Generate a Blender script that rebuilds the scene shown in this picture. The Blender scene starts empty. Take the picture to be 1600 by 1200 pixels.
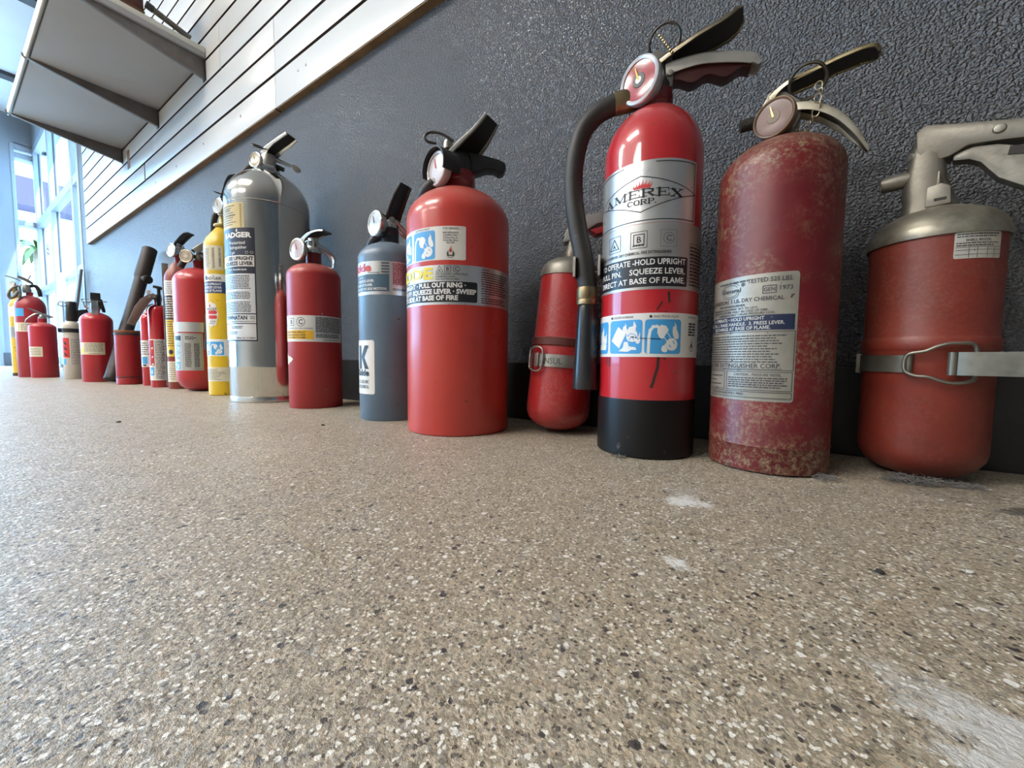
import bpy, bmesh, math, random
from mathutils import Vector, Matrix

S = bpy.context.scene
COL = S.collection
rnd = random.Random(7)
PI = math.pi

# ------------------------------------------------------------------ camera
cam_data = bpy.data.cameras.new('camera')
cam_data.sensor_fit = 'HORIZONTAL'
cam_data.sensor_width = 36.0
cam_data.lens = 603.42 / 1600 * 36.0
cam_data.clip_start = 0.01
cam_data.clip_end = 200
cam = bpy.data.objects.new('camera', cam_data)
COL.objects.link(cam)
CAM_H = 0.11
_y, _p, _r = math.radians(33.83), math.radians(3.614), math.radians(-0.61)
_f = Vector((-math.sin(_y) * math.cos(_p), math.cos(_y) * math.cos(_p), -math.sin(_p)))
_r0 = Vector((math.cos(_y), math.sin(_y), 0))
_u0 = _r0.cross(_f)
_right = _r0 * math.cos(_r) - _u0 * math.sin(_r)
_up = _u0 * math.cos(_r) + _r0 * math.sin(_r)
M = Matrix((_right, _up, -_f)).transposed().to_4x4()
M.translation = Vector((0, 0, CAM_H))
cam.matrix_world = M
S.camera = cam

# ------------------------------------------------------------------ light and exposure
S.view_settings.view_transform = 'Standard'
S.view_settings.look = 'None'
S.view_settings.gamma = 1.0
S.view_settings.use_curve_mapping = False
S.view_settings.exposure = 0.22
S.render.film_transparent = False

world = bpy.data.worlds.new('sky')
S.world = world
world.use_nodes = True
wn = world.node_tree
wn.nodes.clear()
bg = wn.nodes.new('ShaderNodeBackground')
wo = wn.nodes.new('ShaderNodeOutputWorld')
bg.inputs['Color'].default_value = (0.31, 0.61, 1.0, 1)
bg.inputs['Strength'].default_value = 13.0
wn.links.new(bg.outputs[0], wo.inputs[0])

sun_data = bpy.data.lights.new('sun', 'SUN')
sun_data.energy = 9.0
sun_data.angle = math.radians(0.6)
sun_data.color = (1.0, 0.95, 0.88)
sun = bpy.data.objects.new('sun', sun_data)
COL.objects.link(sun)
sun.rotation_euler = Vector((-0.62, -0.20, -0.76)).to_track_quat('-Z', 'Y').to_euler()

LAMP_L = 27.0
LAMP_COL = (1.0, 0.95, 0.885)
LAMPS = [(-3.3, -1.15, 'long white ceiling light panel nearest the shelf and the far window'), (-1.5, -1.15, 'long white ceiling light panel above the middle of the row'),
         (-3.3, -3.2, 'long white ceiling light panel behind the camera towards the window wall'), (-1.5, -3.2, 'long white ceiling light panel behind the camera, farther from the window')]

# ------------------------------------------------------------------ materials
MATS = {}

def _sock(b, n, v):
    if n in b.inputs:
        b.inputs[n].default_value = v

def mat(name, col, rough=0.45, metal=0.0, coat=0.0, var=0.0, vscale=8.0, wear=0.0, wcol=(0.2, 0.15, 0.1), wscale=14.0,
        wdetail=8.0, bump=0.0, bscale=60.0, dust=0.0, dcol=(0.42, 0.38, 0.33), rvar=0.0, stretch=None, emit=None, spec=0.5,
        spots=0.0, spcol=(0.05, 0.04, 0.03), spscale=90.0, fleck=0.0, fcol=(0.25, 0.2, 0.13), fscale=260.0, fzones=(), coatr=0.12):
    """paint / metal / plastic with wear, spots and settled dust"""
    if name in MATS:
        return MATS[name]
    m = bpy.data.materials.new(name)
    m.use_nodes = True
    nt = m.node_tree
    N, L = nt.nodes, nt.links
    b = N['Principled BSDF']
    _sock(b, 'Base Color', (*col, 1))
    _sock(b, 'Roughness', rough)
    _sock(b, 'Metallic', metal)
    _sock(b, 'Coat Weight', coat)
    _sock(b, 'Coat Roughness', coatr)
    _sock(b, 'Specular IOR Level', spec)
    if emit:
        _sock(b, 'Emission Color', (*emit[0], 1))
        _sock(b, 'Emission Strength', emit[1])
    cur = None
    if var or wear or bump or dust or rvar or spots or fleck:
        tc = N.new('ShaderNodeTexCoord')
        vec = tc.outputs['Object']
        if stretch:
            mp = N.new('ShaderNodeMapping')
            mp.inputs['Scale'].default_value = stretch
            L.new(vec, mp.inputs[0])
            vec = mp.outputs[0]
    def noise(scale, detail=6.0, rough_=0.6, off=0.0):
        n = N.new('ShaderNodeTexNoise')
        n.inputs['Scale'].default_value = scale
        n.inputs['Detail'].default_value = detail
        n.inputs['Roughness'].default_value = rough_
        if off:
            a = N.new('ShaderNodeVectorMath')
            a.operation = 'ADD'
            a.inputs[1].default_value = (off, off * 1.7, -off)
            L.new(vec, a.inputs[0])
            L.new(a.outputs[0], n.inputs['Vector'])
        else:
            L.new(vec, n.inputs['Vector'])
        return n.outputs['Fac']
    def ramp(fac, lo, hi):
        r = N.new('ShaderNodeMapRange')
        r.inputs['From Min'].default_value = lo
        r.inputs['From Max'].default_value = hi
        r.clamp = True
        L.new(fac, r.inputs['Value'])
        return r.outputs[0]
    def mixc(fac, a, bcol):
        x = N.new('ShaderNodeMix')
        x.data_type = 'RGBA'
        L.new(fac, x.inputs[0])
        if isinstance(a, tuple):
            x.inputs[6].default_value = (*a, 1)
        else:
            L.new(a, x.inputs[6])
        x.inputs[7].default_value = (*bcol, 1)
        return x.outputs[2]
    cur = col
    if var:
        dark = tuple(c * (1 - var) for c in col)
        cur = mixc(ramp(noise(vscale, 5.0), 0.38, 0.68), cur, dark)
    wf = None
    if wear:
        wf = ramp(noise(wscale, wdetail, 0.70, 3.1), 0.68 - 0.2 * wear, 0.73 - 0.2 * wear)
        cur = mixc(wf, cur, wcol)
    if spots:
        sf = ramp(noise(spscale, 3.0, 0.5, 9.3), 0.74 - 0.16 * spots, 0.765 - 0.16 * spots)
        cur = mixc(sf, cur, spcol)
    if fleck:
        # fine scuffing, gathered in patches and in the zones that rub (heights in metres)
        big = ramp(noise(16.0, 5.0, 0.6, 7.7), 0.40, 0.66)
        if fzones:
            sz = N.new('ShaderNodeSeparateXYZ')
            L.new(tc.outputs['Object'], sz.inputs[0])
            for zc, zw in fzones:
                d_ = N.new('ShaderNodeMath'); d_.operation = 'SUBTRACT'
                L.new(sz.outputs[2], d_.inputs[0]); d_.inputs[1].default_value = zc
                a_ = N.new('ShaderNodeMath'); a_.operation = 'ABSOLUTE'
                L.new(d_.outputs[0], a_.inputs[0])
                r_ = N.new('ShaderNodeMapRange')
                r_.inputs['From Min'].default_value = zw
                r_.inputs['From Max'].default_value = 0.0
                r_.inputs['To Max'].default_value = 0.75
                L.new(a_.outputs[0], r_.inputs['Value'])
                s_ = N.new('ShaderNodeMath'); s_.operation = 'ADD'; s_.use_clamp = True
                L.new(big, s_.inputs[0]); L.new(r_.outputs[0], s_.inputs[1])
                big = s_.outputs[0]
        fine = ramp(noise(fscale, 10.0, 0.78, 4.4), 0.47, 0.62)
        mf = N.new('ShaderNodeMath'); mf.operation = 'MULTIPLY'
        L.new(big, mf.inputs[0]); L.new(fine, mf.inputs[1])
        m3 = N.new('ShaderNodeMath'); m3.operation = 'MULTIPLY'
        L.new(mf.outputs[0], m3.inputs[0]); m3.inputs[1].default_value = fleck
        cur = mixc(m3.outputs[0], cur, fcol)
    if dust:
        g = N.new('ShaderNodeNewGeometry')
        sp = N.new('ShaderNodeSeparateXYZ')
        L.new(g.outputs['Normal'], sp.inputs[0])
        up = ramp(sp.outputs[2], 0.15, 1.0)
        mu = N.new('ShaderNodeMath')
        mu.operation = 'MULTIPLY'
        L.new(up, mu.inputs[0])
        L.new(ramp(noise(vscale * 2, 6.0, 0.6, 5.5), 0.25, 0.7), mu.inputs[1])
        m2 = N.new('ShaderNodeMath')
        m2.operation = 'MULTIPLY'
        L.new(mu.outputs[0], m2.inputs[0])
        m2.inputs[1].default_value = dust
        cur = mixc(m2.outputs[0], cur, dcol)
    if not isinstance(cur, tuple):
        L.new(cur, b.inputs['Base Color'])
    if rvar:
        r = N.new('ShaderNodeMapRange')
        r.inputs['To Min'].default_value = max(0.02, rough - rvar)
        r.inputs['To Max'].default_value = min(1.0, rough + rvar)
        L.new(noise(vscale * 2.2, 6.0, 0.6, 1.3), r.inputs['Value'])
        L.new(r.outputs[0], b.inputs['Roughness'])
    if bump:
        bp = N.new('ShaderNodeBump')
        bp.inputs['Strength'].default_value = bump
        bp.inputs['Distance'].default_value = 0.002
        L.new(noise(bscale, 4.0, 0.5, 2.2), bp.inputs['Height'])
        L.new(bp.outputs[0], b.inputs['Normal'])
    MATS[name] = m
    return m

def lin(r, g, b):
    return tuple(((c / 255) / 12.92 if c / 255 <= 0.04045 else ((c / 255 + 0.055) / 1.055) ** 2.4) for c in (r, g, b))

# ------------------------------------------------------------------ geometry collector
class G:
    def __init__(s, scale=0.001):
        s.v, s.f, s.k = [], [], scale
    def add(s, vs, fs):
        o = len(s.v)
        s.v += [tuple(v) for v in vs]
        s.f += [tuple(i + o for i in f) for f in fs]
        return s
    def box(s, x0, x1, y0, y1, z0, z1):
        vs = [(x, y, z) for x in (x0, x1) for y in (y0, y1) for z in (z0, z1)]
        return s.add(vs, [(0, 1, 3, 2), (4, 6, 7, 5), (0, 4, 5, 1), (2, 3, 7, 6), (0, 2, 6, 4), (1, 5, 7, 3)])
    def lathe(s, prof, seg=48, o=(0, 0, 0), ax=(0, 0, 1)):
        n = Vector(ax).normalized()
        a = Vector((1, 0, 0)) if abs(n.x) < 0.9 else Vector((0, 1, 0))
        e1 = (a - n * a.dot(n)).normalized()
        e2 = n.cross(e1)
        o = Vector(o)
        vs, fs, rings = [], [], []
        for r, z in prof:
            if r < 1e-6:
                rings.append([len(vs)])
                vs.append(o + n * z)
            else:
                ring = []
                for i in range(seg):
                    t = 2 * PI * i / seg
                    ring.append(len(vs))
                    vs.append(o + n * z + (e1 * math.cos(t) + e2 * math.sin(t)) * r)
                rings.append(ring)
        for A, B in zip(rings, rings[1:]):
            if len(A) == 1 and len(B) == 1:
                continue
            for i in range(seg):
                j = (i + 1) % seg
                if len(A) == 1:
                    fs.append((A[0], B[j], B[i]))
                elif len(B) == 1:
                    fs.append((A[i], A[j], B[0]))
                else:
                    fs.append((A[i], A[j], B[j], B[i]))
        return s.add(vs, fs)
    def tube(s, pts, r, seg=12, closed=False, caps=True, smooth=0):
        P = [Vector(p) for p in pts]
        R = list(r) if isinstance(r, (list, tuple)) else [r] * len(P)
        if smooth:
            Q, RR = [], []
            n = len(P)
            for i in range(n if closed else n - 1):
                p0 = P[(i - 1) % n] if (closed or i > 0) else P[0] * 2 - P[1]
                p1, p2 = P[i], P[(i + 1) % n]
                p3 = P[(i + 2) % n] if (closed or i + 2 < n) else P[-1] * 2 - P[-2]
                for k in range(smooth):
                    t = k / smooth
                    Q.append(0.5 * ((2 * p1) + (p2 - p0) * t + (2 * p0 - 5 * p1 + 4 * p2 - p3) * t * t + (3 * p1 - p0 - 3 * p2 + p3) * t ** 3))
                    RR.append(R[i] * (1 - t) + R[(i + 1) % n] * t)
            if not closed:
                Q.append(P[-1]); RR.append(R[-1])
            P, R = Q, RR
        n = len(P)
        T = []
        for i in range(n):
            a = P[(i - 1) % n] if (closed or i > 0) else P[0]
            b = P[(i + 1) % n] if (closed or i < n - 1) else P[-1]
            T.append((b - a).normalized())
        up = Vector((0, 0, 1)) if abs(T[0].z) < 0.9 else Vector((0, 1, 0))
        e1 = (up - T[0] * up.dot(T[0])).normalized()
        vs, fs = [], []
        for i in range(n):
            e1 = (e1 - T[i] * e1.dot(T[i])).normalized()
            e2 = T[i].cross(e1)
            for k in range(seg):
                t = 2 * PI * k / seg
                vs.append(P[i] + (e1 * math.cos(t) + e2 * math.sin(t)) * R[i])
        for i in range(n if closed else n - 1):
            j = (i + 1) % n
            for k in range(seg):
                l = (k + 1) % seg
                fs.append((i * seg + k, i * seg + l, j * seg + l, j * seg + k))
        if caps and not closed:
            fs.append(tuple(range(seg))[::-1])
            fs.append(tuple((n - 1) * seg + k for k in range(seg)))
        return s.add(vs, fs)
    def ring(s, c, n, R, r, seg=28, flat=1.0):
        n = Vector(n).normalized()
        a = Vector((0, 0, 1)) if abs(n.z) < 0.9 else Vector((1, 0, 0))
        e1 = (a - n * a.dot(n)).normalized()
        e2 = n.cross(e1)
        pts = [Vector(c) + e2 * R * math.cos(2 * PI * i / seg) + e1 * R * flat * math.sin(2 * PI * i / seg) for i in range(seg)]
        return s.tube(pts, r, 8, closed=True)
    def sweep(s, path, secs, v0=0.0, k=0.0):
        """closed section (across v, along normal) swept on a (u,z) path; v = v0 + k*u"""
        n = len(path)
        m = len(secs[0])
        vs, fs = [], []
        for i, (u, z) in enumerate(path):
            a = path[max(0, i - 1)]
            b = path[min(n - 1, i + 1)]
            du, dz = b[0] - a[0], b[1] - a[1]
            l = math.hypot(du, dz) or 1
            nu, nz = -dz / l, du / l
            for (av, bn) in secs[i]:
                vs.append((u + bn * nu - av * k, v0 + k * u + av, z + bn * nz))
        for i in range(n - 1):
            for j in range(m):
                q = (j + 1) % m
                fs.append((i * m + j, i * m + q, (i + 1) * m + q, (i + 1) * m + j))
        fs.append(tuple(range(m))[::-1])
        fs.append(tuple((n - 1) * m + j for j in range(m)))
        return s.add(vs, fs)
    def channel(s, path, hw, depth, t=1.6, v0=0.0, k=0.0, sm=4):
        """inverted U channel lever"""
        n = len(path)
        HW = hw if isinstance(hw, (list, tuple)) else [hw] * n
        DP = depth if isinstance(depth, (list, tuple)) else [depth] * n
        P, A, B = [], [], []
        for i in range(n - 1):
            p0 = path[i - 1] if i else (2 * path[0][0] - path[1][0], 2 * path[0][1] - path[1][1])
            p1, p2 = path[i], path[i + 1]
            p3 = path[i + 2] if i + 2 < n else (2 * p2[0] - p1[0], 2 * p2[1] - p1[1])
            for q in range(sm):
                x = q / sm
                f = lambda c: 0.5 * (2 * p1[c] + (p2[c] - p0[c]) * x + (2 * p0[c] - 5 * p1[c] + 4 * p2[c] - p3[c]) * x * x + (3 * p1[c] - p0[c] - 3 * p2[c] + p3[c]) * x ** 3)
                P.append((f(0), f(1))); A.append(HW[i] * (1 - x) + HW[i + 1] * x); B.append(DP[i] * (1 - x) + DP[i + 1] * x)
        P.append(path[-1]); A.append(HW[-1]); B.append(DP[-1])
        secs = []
        for w, d in zip(A, B):
            c = min(w * 0.35, d * 0.5, 3.0)
            secs.append([(-w, -d), (-w, -c), (-w + c * .3, -c * .3), (-w + c, 0), (w - c, 0), (w - c * .3, -c * .3), (w, -c), (w, -d),
                         (w - t, -d), (w - t, -c), (w - c, -t), (-w + c, -t), (-w + t, -c), (-w + t, -d)])
        return s.sweep(P, secs, v0, k)
    def plate(s, poly, v0, v1, k=0.0):
        n = len(poly)
        vs = [(u, v0 + k * u, z) for u, z in poly] + [(u, v1 + k * u, z) for u, z in poly]
        fs = [tuple(range(n))[::-1], tuple(range(n, 2 * n))]
        for i in range(n):
            j = (i + 1) % n
            fs.append((i, j, n + j, n + i))
        return s.add(vs, fs)
    # ---- shapes wrapped on a cylinder: theta in degrees (0 faces the row's front, + to the right), z in mm
    def patch(s, r, t0, t1, z0, z1, cr=0.0, th=0.25):
        n = max(3, int(abs(t1 - t0) / 3))
        ts = [t0 + (t1 - t0) * i / n for i in range(n + 1)]
        if cr:
            w = math.degrees(cr / r)
            ts = sorted(set(ts + [t0 + w * q for q in (0.1, 0.3, 0.6, 1)] + [t1 - w * q for q in (0.1, 0.3, 0.6, 1)]))
        vs, fs = [], []
        for t in ts:
            c = 0.0
            if cr:
                d = min(math.radians(t - t0), math.radians(t1 - t)) * r
                if d < cr:
                    c = cr - math.sqrt(max(0, cr * cr - (cr - d) ** 2))
            a = math.radians(t)
            for rr in (r + 0.02, r + th):
                for z in (z0 + c, z1 - c):
                    vs.append((rr * math.sin(a), -rr * math.cos(a), z))
        m = len(ts)
        for i in range(m - 1):
            p, q = 4 * i, 4 * i + 4
            fs += [(p + 2, q + 2, q + 3, p + 3), (p, p + 2, q + 2, q), (p + 1, q + 1, q + 3, p + 3)]
        fs += [(0, 1, 3, 2), (4 * m - 4, 4 * m - 2, 4 * m - 1, 4 * m - 3)]
        return s.add(vs, fs)
    def wp(s, r, pts):
        """flat outline wrapped on the cylinder; wide ones are cut small enough to follow it"""
        k = math.radians(1) * r
        q = [(t * k, z) for t, z in pts]
        w = max(x for x, z in q) - min(x for x, z in q)
        if w < 5.0:
            return s.add([(r * math.sin(x / r), -r * math.cos(x / r), z) for x, z in q], [tuple(range(len(q)))])
        bm = bmesh.new()
        bm.faces.new([bm.verts.new((x, z, 0)) for x, z in q])
        bmesh.ops.triangulate(bm, faces=bm.faces[:])
        for _ in range(4):
            long = [e for e in bm.edges if abs(e.verts[0].co.x - e.verts[1].co.x) > 4.0]
            if not long:
                break
            bmesh.ops.subdivide_edges(bm, edges=long, cuts=1)
            bmesh.ops.triangulate(bm, faces=bm.faces[:])
        bm.verts.index_update()
        s.add([(r * math.sin(v.co.x / r), -r * math.cos(v.co.x / r), v.co.y) for v in bm.verts], [tuple(v.index for v in f.verts) for f in bm.faces])
        bm.free()
        return s
    def wl(s, r, pts, w, closed=False):
        pts = list(pts) + ([pts[0]] if closed else [])
        k = math.radians(1) * r
        for (t0, z0), (t1, z1) in zip(pts, pts[1:]):
            dx, dz = (t1 - t0) * k, z1 - z0
            l = math.hypot(dx, dz)
            if l < 1e-6:
                continue
            nx, nz = -dz / l * w / 2, dx / l * w / 2
            ex, ez = dx / l * w / 2, dz / l * w / 2
            n = max(1, int(l / 4) + 1)
            vs, fs = [], []
            for i in range(n + 1):
                f = i / n
                x, z = t0 * k + dx * f + (ex if i == n else -ex if i == 0 else 0), z0 + dz * f + (ez if i == n else -ez if i == 0 else 0)
                for sg in (1, -1):
                    a = (x + sg * nx) / r
                    vs.append((r * math.sin(a), -r * math.cos(a), z + sg * nz))
            for i in range(n):
                fs.append((2 * i, 2 * i + 1, 2 * i + 3, 2 * i + 2))
            s.add(vs, fs)
        return s
    def wrect(s, r, t0, t1, z0, z1, w):
        return s.wl(r, [(t0, z0), (t1, z0), (t1, z1), (t0, z1)], w, True)
    def wcirc(s, r, t, z, R, w, n=20):
        k = math.radians(1) * r
        return s.wl(r, [(t + R * math.cos(2 * PI * i / n) / k, z + R * math.sin(2 * PI * i / n)) for i in range(n)], w, True)
    def wdisc(s, r, t, z, R, n=18, sq=1.0):
        k = math.radians(1) * r
        return s.wp(r, [(t + R * math.cos(2 * PI * i / n) / k, z + R * sq * math.sin(2 * PI * i / n)) for i in range(n)])
    def text(s, txt, r, t, z, h, al='L', sx=1.0, bold=True, vert=False):
        """lettering wrapped on radius r; (t,z) is the baseline anchor"""
        F = FONT[int(bold)]
        k = h / CAPH
        W = sum(F[c][2] for c in txt) * k * sx
        x0 = 0 if al == 'L' else (-W if al == 'R' else -W / 2)
        base = math.radians(t)
        for c in txt:
            vs, fs, adv = F[c]
            out = []
            for x, y in vs:
                X, Y = x0 + x * k * sx, y * k
                if vert:
                    X, Y = Y, -X
                a = base + X / r
                out.append((r * math.sin(a), -r * math.cos(a), z + Y))
            s.add(out, fs)
            x0 += adv * k * sx
        return s
    def dashes(s, r, t0, t1, z0, z1, rows, h, seed=1, ragged=0.25):
        """print too fine to read: word-sized marks"""
        R = random.Random(seed)
        k = math.radians(1) * r
        for i in range(rows):
            z = z1 - (z1 - z0) * (i + 0.5) / rows
            t = t0
            end = t1 - (t1 - t0) * ragged * R.random()
            while t < end:
                w = min(R.uniform(1.0, 4.5) * h / k, end - t)
                n = max(1, int(w * k / 3))
                for j in range(n):
                    a, b = t + w * j / n, t + w * (j + 1) / n
                    s.wp(r, [(a, z - h / 2), (b, z - h / 2), (b, z + h / 2), (a, z + h / 2)])
                t += w + 0.55 * h / k
        return s
    def obj(s, name, m, parent=None, smooth=38.0, bev=0.0, kind=None):
        me = bpy.data.meshes.new(name)
        me.from_pydata([(v[0] * s.k, v[1] * s.k, v[2] * s.k) for v in s.v], [], s.f)
        bm = bmesh.new()
        bm.from_mesh(me)
        if bev:
            bmesh.ops.remove_doubles(bm, verts=bm.verts, dist=1e-6)
            bmesh.ops.recalc_face_normals(bm, faces=bm.faces)
            es = [e for e in bm.edges if len(e.link_faces) == 2 and e.calc_face_angle(0) > 0.5]
            bmesh.ops.bevel(bm, geom=es, offset=bev * s.k, segments=2, affect='EDGES', profile=0.6, clamp_overlap=True)
        bmesh.ops.recalc_face_normals(bm, faces=bm.faces)
        bm.to_mesh(me)
        bm.free()
        if smooth:
            for p in me.polygons:
                p.use_smooth = True
            me.set_sharp_from_angle(angle=math.radians(smooth))
        me.materials.append(m)
        o = bpy.data.objects.new(name, me)
        COL.objects.link(o)
        if parent:
            o.parent = parent
        if kind:
            o['kind'] = kind
        return o

# ------------------------------------------------------------------ letters, taken once from the built-in font
def _load_font(off):
    out = {}
    cu = bpy.data.curves.new('letter', 'FONT')
    cu.size = 1.0
    cu.offset = off
    cu.resolution_u = 2
    ob = bpy.data.objects.new('letter', cu)
    COL.objects.link(ob)
    def get(t):
        cu.body = t
        bpy.context.view_layer.update()
        me = ob.evaluated_get(bpy.context.evaluated_depsgraph_get()).to_mesh()
        vs = [(v.co.x, v.co.y) for v in me.vertices]
        fs = [tuple(p.vertices) for p in me.polygons]
        ob.to_mesh_clear()
        return vs, fs
    bar = max(v[0] for v in get('|')[0])
    for c in "ABCDEFGHIJKLMNOPQRSTUVWXYZabcdefghijklmnopqrstuvwxyz0123456789 .,-+&()/:'\u00b7\u2022\u00b0\u00ae":
        adv = max(v[0] for v in get(c + '|')[0]) - bar
        vs, fs = get(c) if c != ' ' else ([], [])
        if c == 'M':        # this glyph closes up when thickened: draw it
            x0, x1 = min(v[0] for v in vs) , max(v[0] for v in vs)
            H, W, s = max(v[1] for v in vs), x1 - x0, 0.10 + 1.8 * off
            vs = [(x0 + x, y) for x, y in ((0, 0), (s, 0), (s, .70 * H), (W / 2 - .3 * s, .06 * H), (W / 2 + .3 * s, .06 * H), (W - s, .70 * H), (W - s, 0), (W, 0), (W, H), (W - 1.2 * s, H), (W / 2, .34 * H), (1.2 * s, H), (0, H))]
            fs = [tuple(range(len(vs)))]
        out[c] = (vs, fs, adv)
    COL.objects.unlink(ob)
    bpy.data.objects.remove(ob)
    bpy.data.curves.remove(cu)
    return out
FONT = [_load_font(0.004), _load_font(0.016), _load_font(0.045)]
CAPH = max(v[1] for v in FONT[0]['H'][0])

def tag(o, label, cat, group=None, kind=None):
    if label:
        o['label'] = label
    if cat:
        o['category'] = cat
    if group:
        o['group'] = group
    if kind:
        o['kind'] = kind
    return o

def empty(name, loc, rz=0.0, label=None, cat=None, group=None):
    o = bpy.data.objects.new(name, None)
    o.empty_display_size = 0.05
    COL.objects.link(o)
    o.location = loc
    o.rotation_euler = (0, 0, rz)
    return tag(o, label, cat, group)

def arc(cr, cz, rr, rz, a0, a1, n=8):
    return [(cr + rr * math.cos(math.radians(a0 + (a1 - a0) * i / n)), cz + rz * math.sin(math.radians(a0 + (a1 - a0) * i / n))) for i in range(n + 1)]

# ------------------------------------------------------------------ the room
D = 0.6116          # wall behind the row
XW = -4.03          # where that wall ends and the glazing begins
XF = -6.0           # far end wall
CZ = 2.35           # ceiling

def floor_material():
    m = bpy.data.materials.new('sanded_aggregate_floor')
    m.use_nodes = True
    nt = m.node_tree
    N, L = nt.nodes, nt.links
    b = N['Principled BSDF']
    tc = N.new('ShaderNodeTexCoord')
    P = tc.outputs['Object']
    def noise(scale, detail=5, rough=0.6):
        n = N.new('ShaderNodeTexNoise')
        n.inputs['Scale'].default_value = scale
        n.inputs['Detail'].default_value = detail
        n.inputs['Roughness'].default_value = rough
        L.new(P, n.inputs['Vector'])
        return n
    def rng(sock, a, c, lo=0.0, hi=1.0):
        r = N.new('ShaderNodeMapRange')
        r.inputs['From Min'].default_value = a
        r.inputs['From Max'].default_value = c
        r.inputs['To Min'].default_value = lo
        r.inputs['To Max'].default_value = hi
        L.new(sock, r.inputs['Value'])
        return r.outputs[0]
    def math_(op, a, c):
        x = N.new('ShaderNodeMath')
        x.operation = op
        for i, q in enumerate((a, c)):
            if isinstance(q, (int, float)):
                x.inputs[i].default_value = q
            else:
                L.new(q, x.inputs[i])
        return x.outputs[0]
    def mix(f, a, c):
        x = N.new('ShaderNodeMix')
        x.data_type = 'RGBA'
        if isinstance(f, (int, float)):
            x.inputs[0].default_value = f
        else:
            L.new(f, x.inputs[0])
        for i, q in ((6, a), (7, c)):
            if isinstance(q, tuple):
                x.inputs[i].default_value = (*q, 1)
            else:
                L.new(q, x.inputs[i])
        return x.outputs[2]
    # warp so that grains are not perfectly round
    wv = N.new('ShaderNodeVectorMath')
    wv.operation = 'MULTIPLY_ADD'
    L.new(noise(420, 2).outputs['Color'], wv.inputs[0])
    wv.inputs[1].default_value = (0.0022, 0.0022, 0.0022)
    L.new(P, wv.inputs[2])
    def vor(scale):
        v = N.new('ShaderNodeTexVoronoi')
        v.inputs['Scale'].default_value = scale
        L.new(wv.outputs[0], v.inputs['Vector'])
        s = N.new('ShaderNodeSeparateColor')
        L.new(v.outputs['Color'], s.inputs[0])
        return v.outputs['Distance'], s.outputs
    base = mix(rng(noise(5, 4).outputs['Fac'], 0.35, 0.7), (0.46, 0.385, 0.270), (0.345, 0.29, 0.205))
    base = mix(rng(noise(28, 4).outputs['Fac'], 0.4, 0.72, 0, 0.6), base, (0.45, 0.42, 0.375))
    base = mix(rng(noise(160, 4, 0.7).outputs['Fac'], 0.47, 0.63, 0, 0.75), base, (0.160, 0.133, 0.092))
    base = mix(rng(noise(14, 6, 0.7).outputs['Fac'], 0.52, 0.68, 0, 0.45), base, (0.225, 0.185, 0.125))
    def grains(base, scale, ch, lo, hi, size, col, amt=1.0):
        """scattered grains of uneven size"""
        d, c = vor(scale)
        k = (ch + 1) % 3
        lim = math_('MULTIPLY', rng(c[k], 0, 1, 0.35, 1.0), size)
        inside = rng(math_('SUBTRACT', d, lim), 0.03, -0.03)
        return mix(math_('MULTIPLY', math_('MULTIPLY', rng(c[ch], lo, hi), inside), amt), base, col)
    d3, c3 = vor(900)
    base = mix(rng(c3[0], 0.0, 1.0, 0, 0.75), base, (0.20, 0.163, 0.108))
    base = mix(math_('MULTIPLY', rng(c3[1], 0.62, 0.7), 0.6), base, (0.60, 0.50, 0.37))
    base = grains(base, 640, 0, 0.76, 0.78, 0.60, (0.06, 0.048, 0.042), 0.9)
    base = grains(base, 600, 1, 0.78, 0.80, 0.60, (0.78, 0.74, 0.66), 0.95)
    base = grains(base, 470, 2, 0.78, 0.80, 0.60, (0.44, 0.32, 0.20), 0.6)
    base = grains(base, 430, 0, 0.86, 0.87, 0.55, (0.25, 0.225, 0.20), 0.7)
    base = grains(base, 330, 1, 0.89, 0.90, 0.50, (0.80, 0.77, 0.70))
    base = grains(base, 300, 0, 0.935, 0.94, 0.46, (0.052, 0.042, 0.040))
    base = grains(base, 190, 2, 0.955, 0.96, 0.42, (0.045, 0.037, 0.037))
    base = grains(base, 200, 0, 0.945, 0.95, 0.42, (0.80, 0.77, 0.72))
    d1, c1 = vor(330)
    # plaster and paint droppings, dark spots and a broad brown patch on the slab
    ns = rng(noise(60, 6, 0.7).outputs['Fac'], 0.3, 0.7, -0.6, 0.6)
    for (x, y, rx, amt, c) in [(-0.049, 0.323, 0.024, 0.95, (0.78, 0.77, 0.74)), (-0.039, 0.220, 0.014, 0.95, (0.78, 0.77, 0.74)),
                            (0.062, 0.166, 0.034, 0.85, (0.60, 0.59, 0.56)), (0.045, 0.18, 0.02, 0.4, (0.60, 0.59, 0.56)),
                            (-0.113, 0.335, 0.012, 0.45, (0.58, 0.56, 0.54)), (0.162, 0.445, 0.022, 0.8, (0.06, 0.055, 0.055)),
                            (-0.06, 0.35, 0.03, 0.3, (0.5, 0.48, 0.45)), (0.13, 0.49, 0.08, 0.45, (0.17, 0.13, 0.09)), (0.052, 0.272, 0.006, 0.7, (0.05, 0.05, 0.055))]:
        dv = N.new('ShaderNodeVectorMath')
        dv.operation = 'DISTANCE'
        L.new(P, dv.inputs[0])
        dv.inputs[1].default_value = (x, y, 0)
        q = math_('ADD', rng(dv.outputs['Value'], 0.0, rx, 1.1, -0.1), ns)
        base = mix(rng(q, 0.35, 0.75, 0, amt), base, c)
    L.new(base, b.inputs['Base Color'])
    L.new(rng(noise(40, 5).outputs['Fac'], 0.3, 0.7, 0.28, 0.48), b.inputs['Roughness'])
    _sock(b, 'Specular IOR Level', 0.6)
    bp = N.new('ShaderNodeBump')
    bp.inputs['Strength'].default_value = 0.6
    bp.inputs['Distance'].default_value = 0.0022
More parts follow.
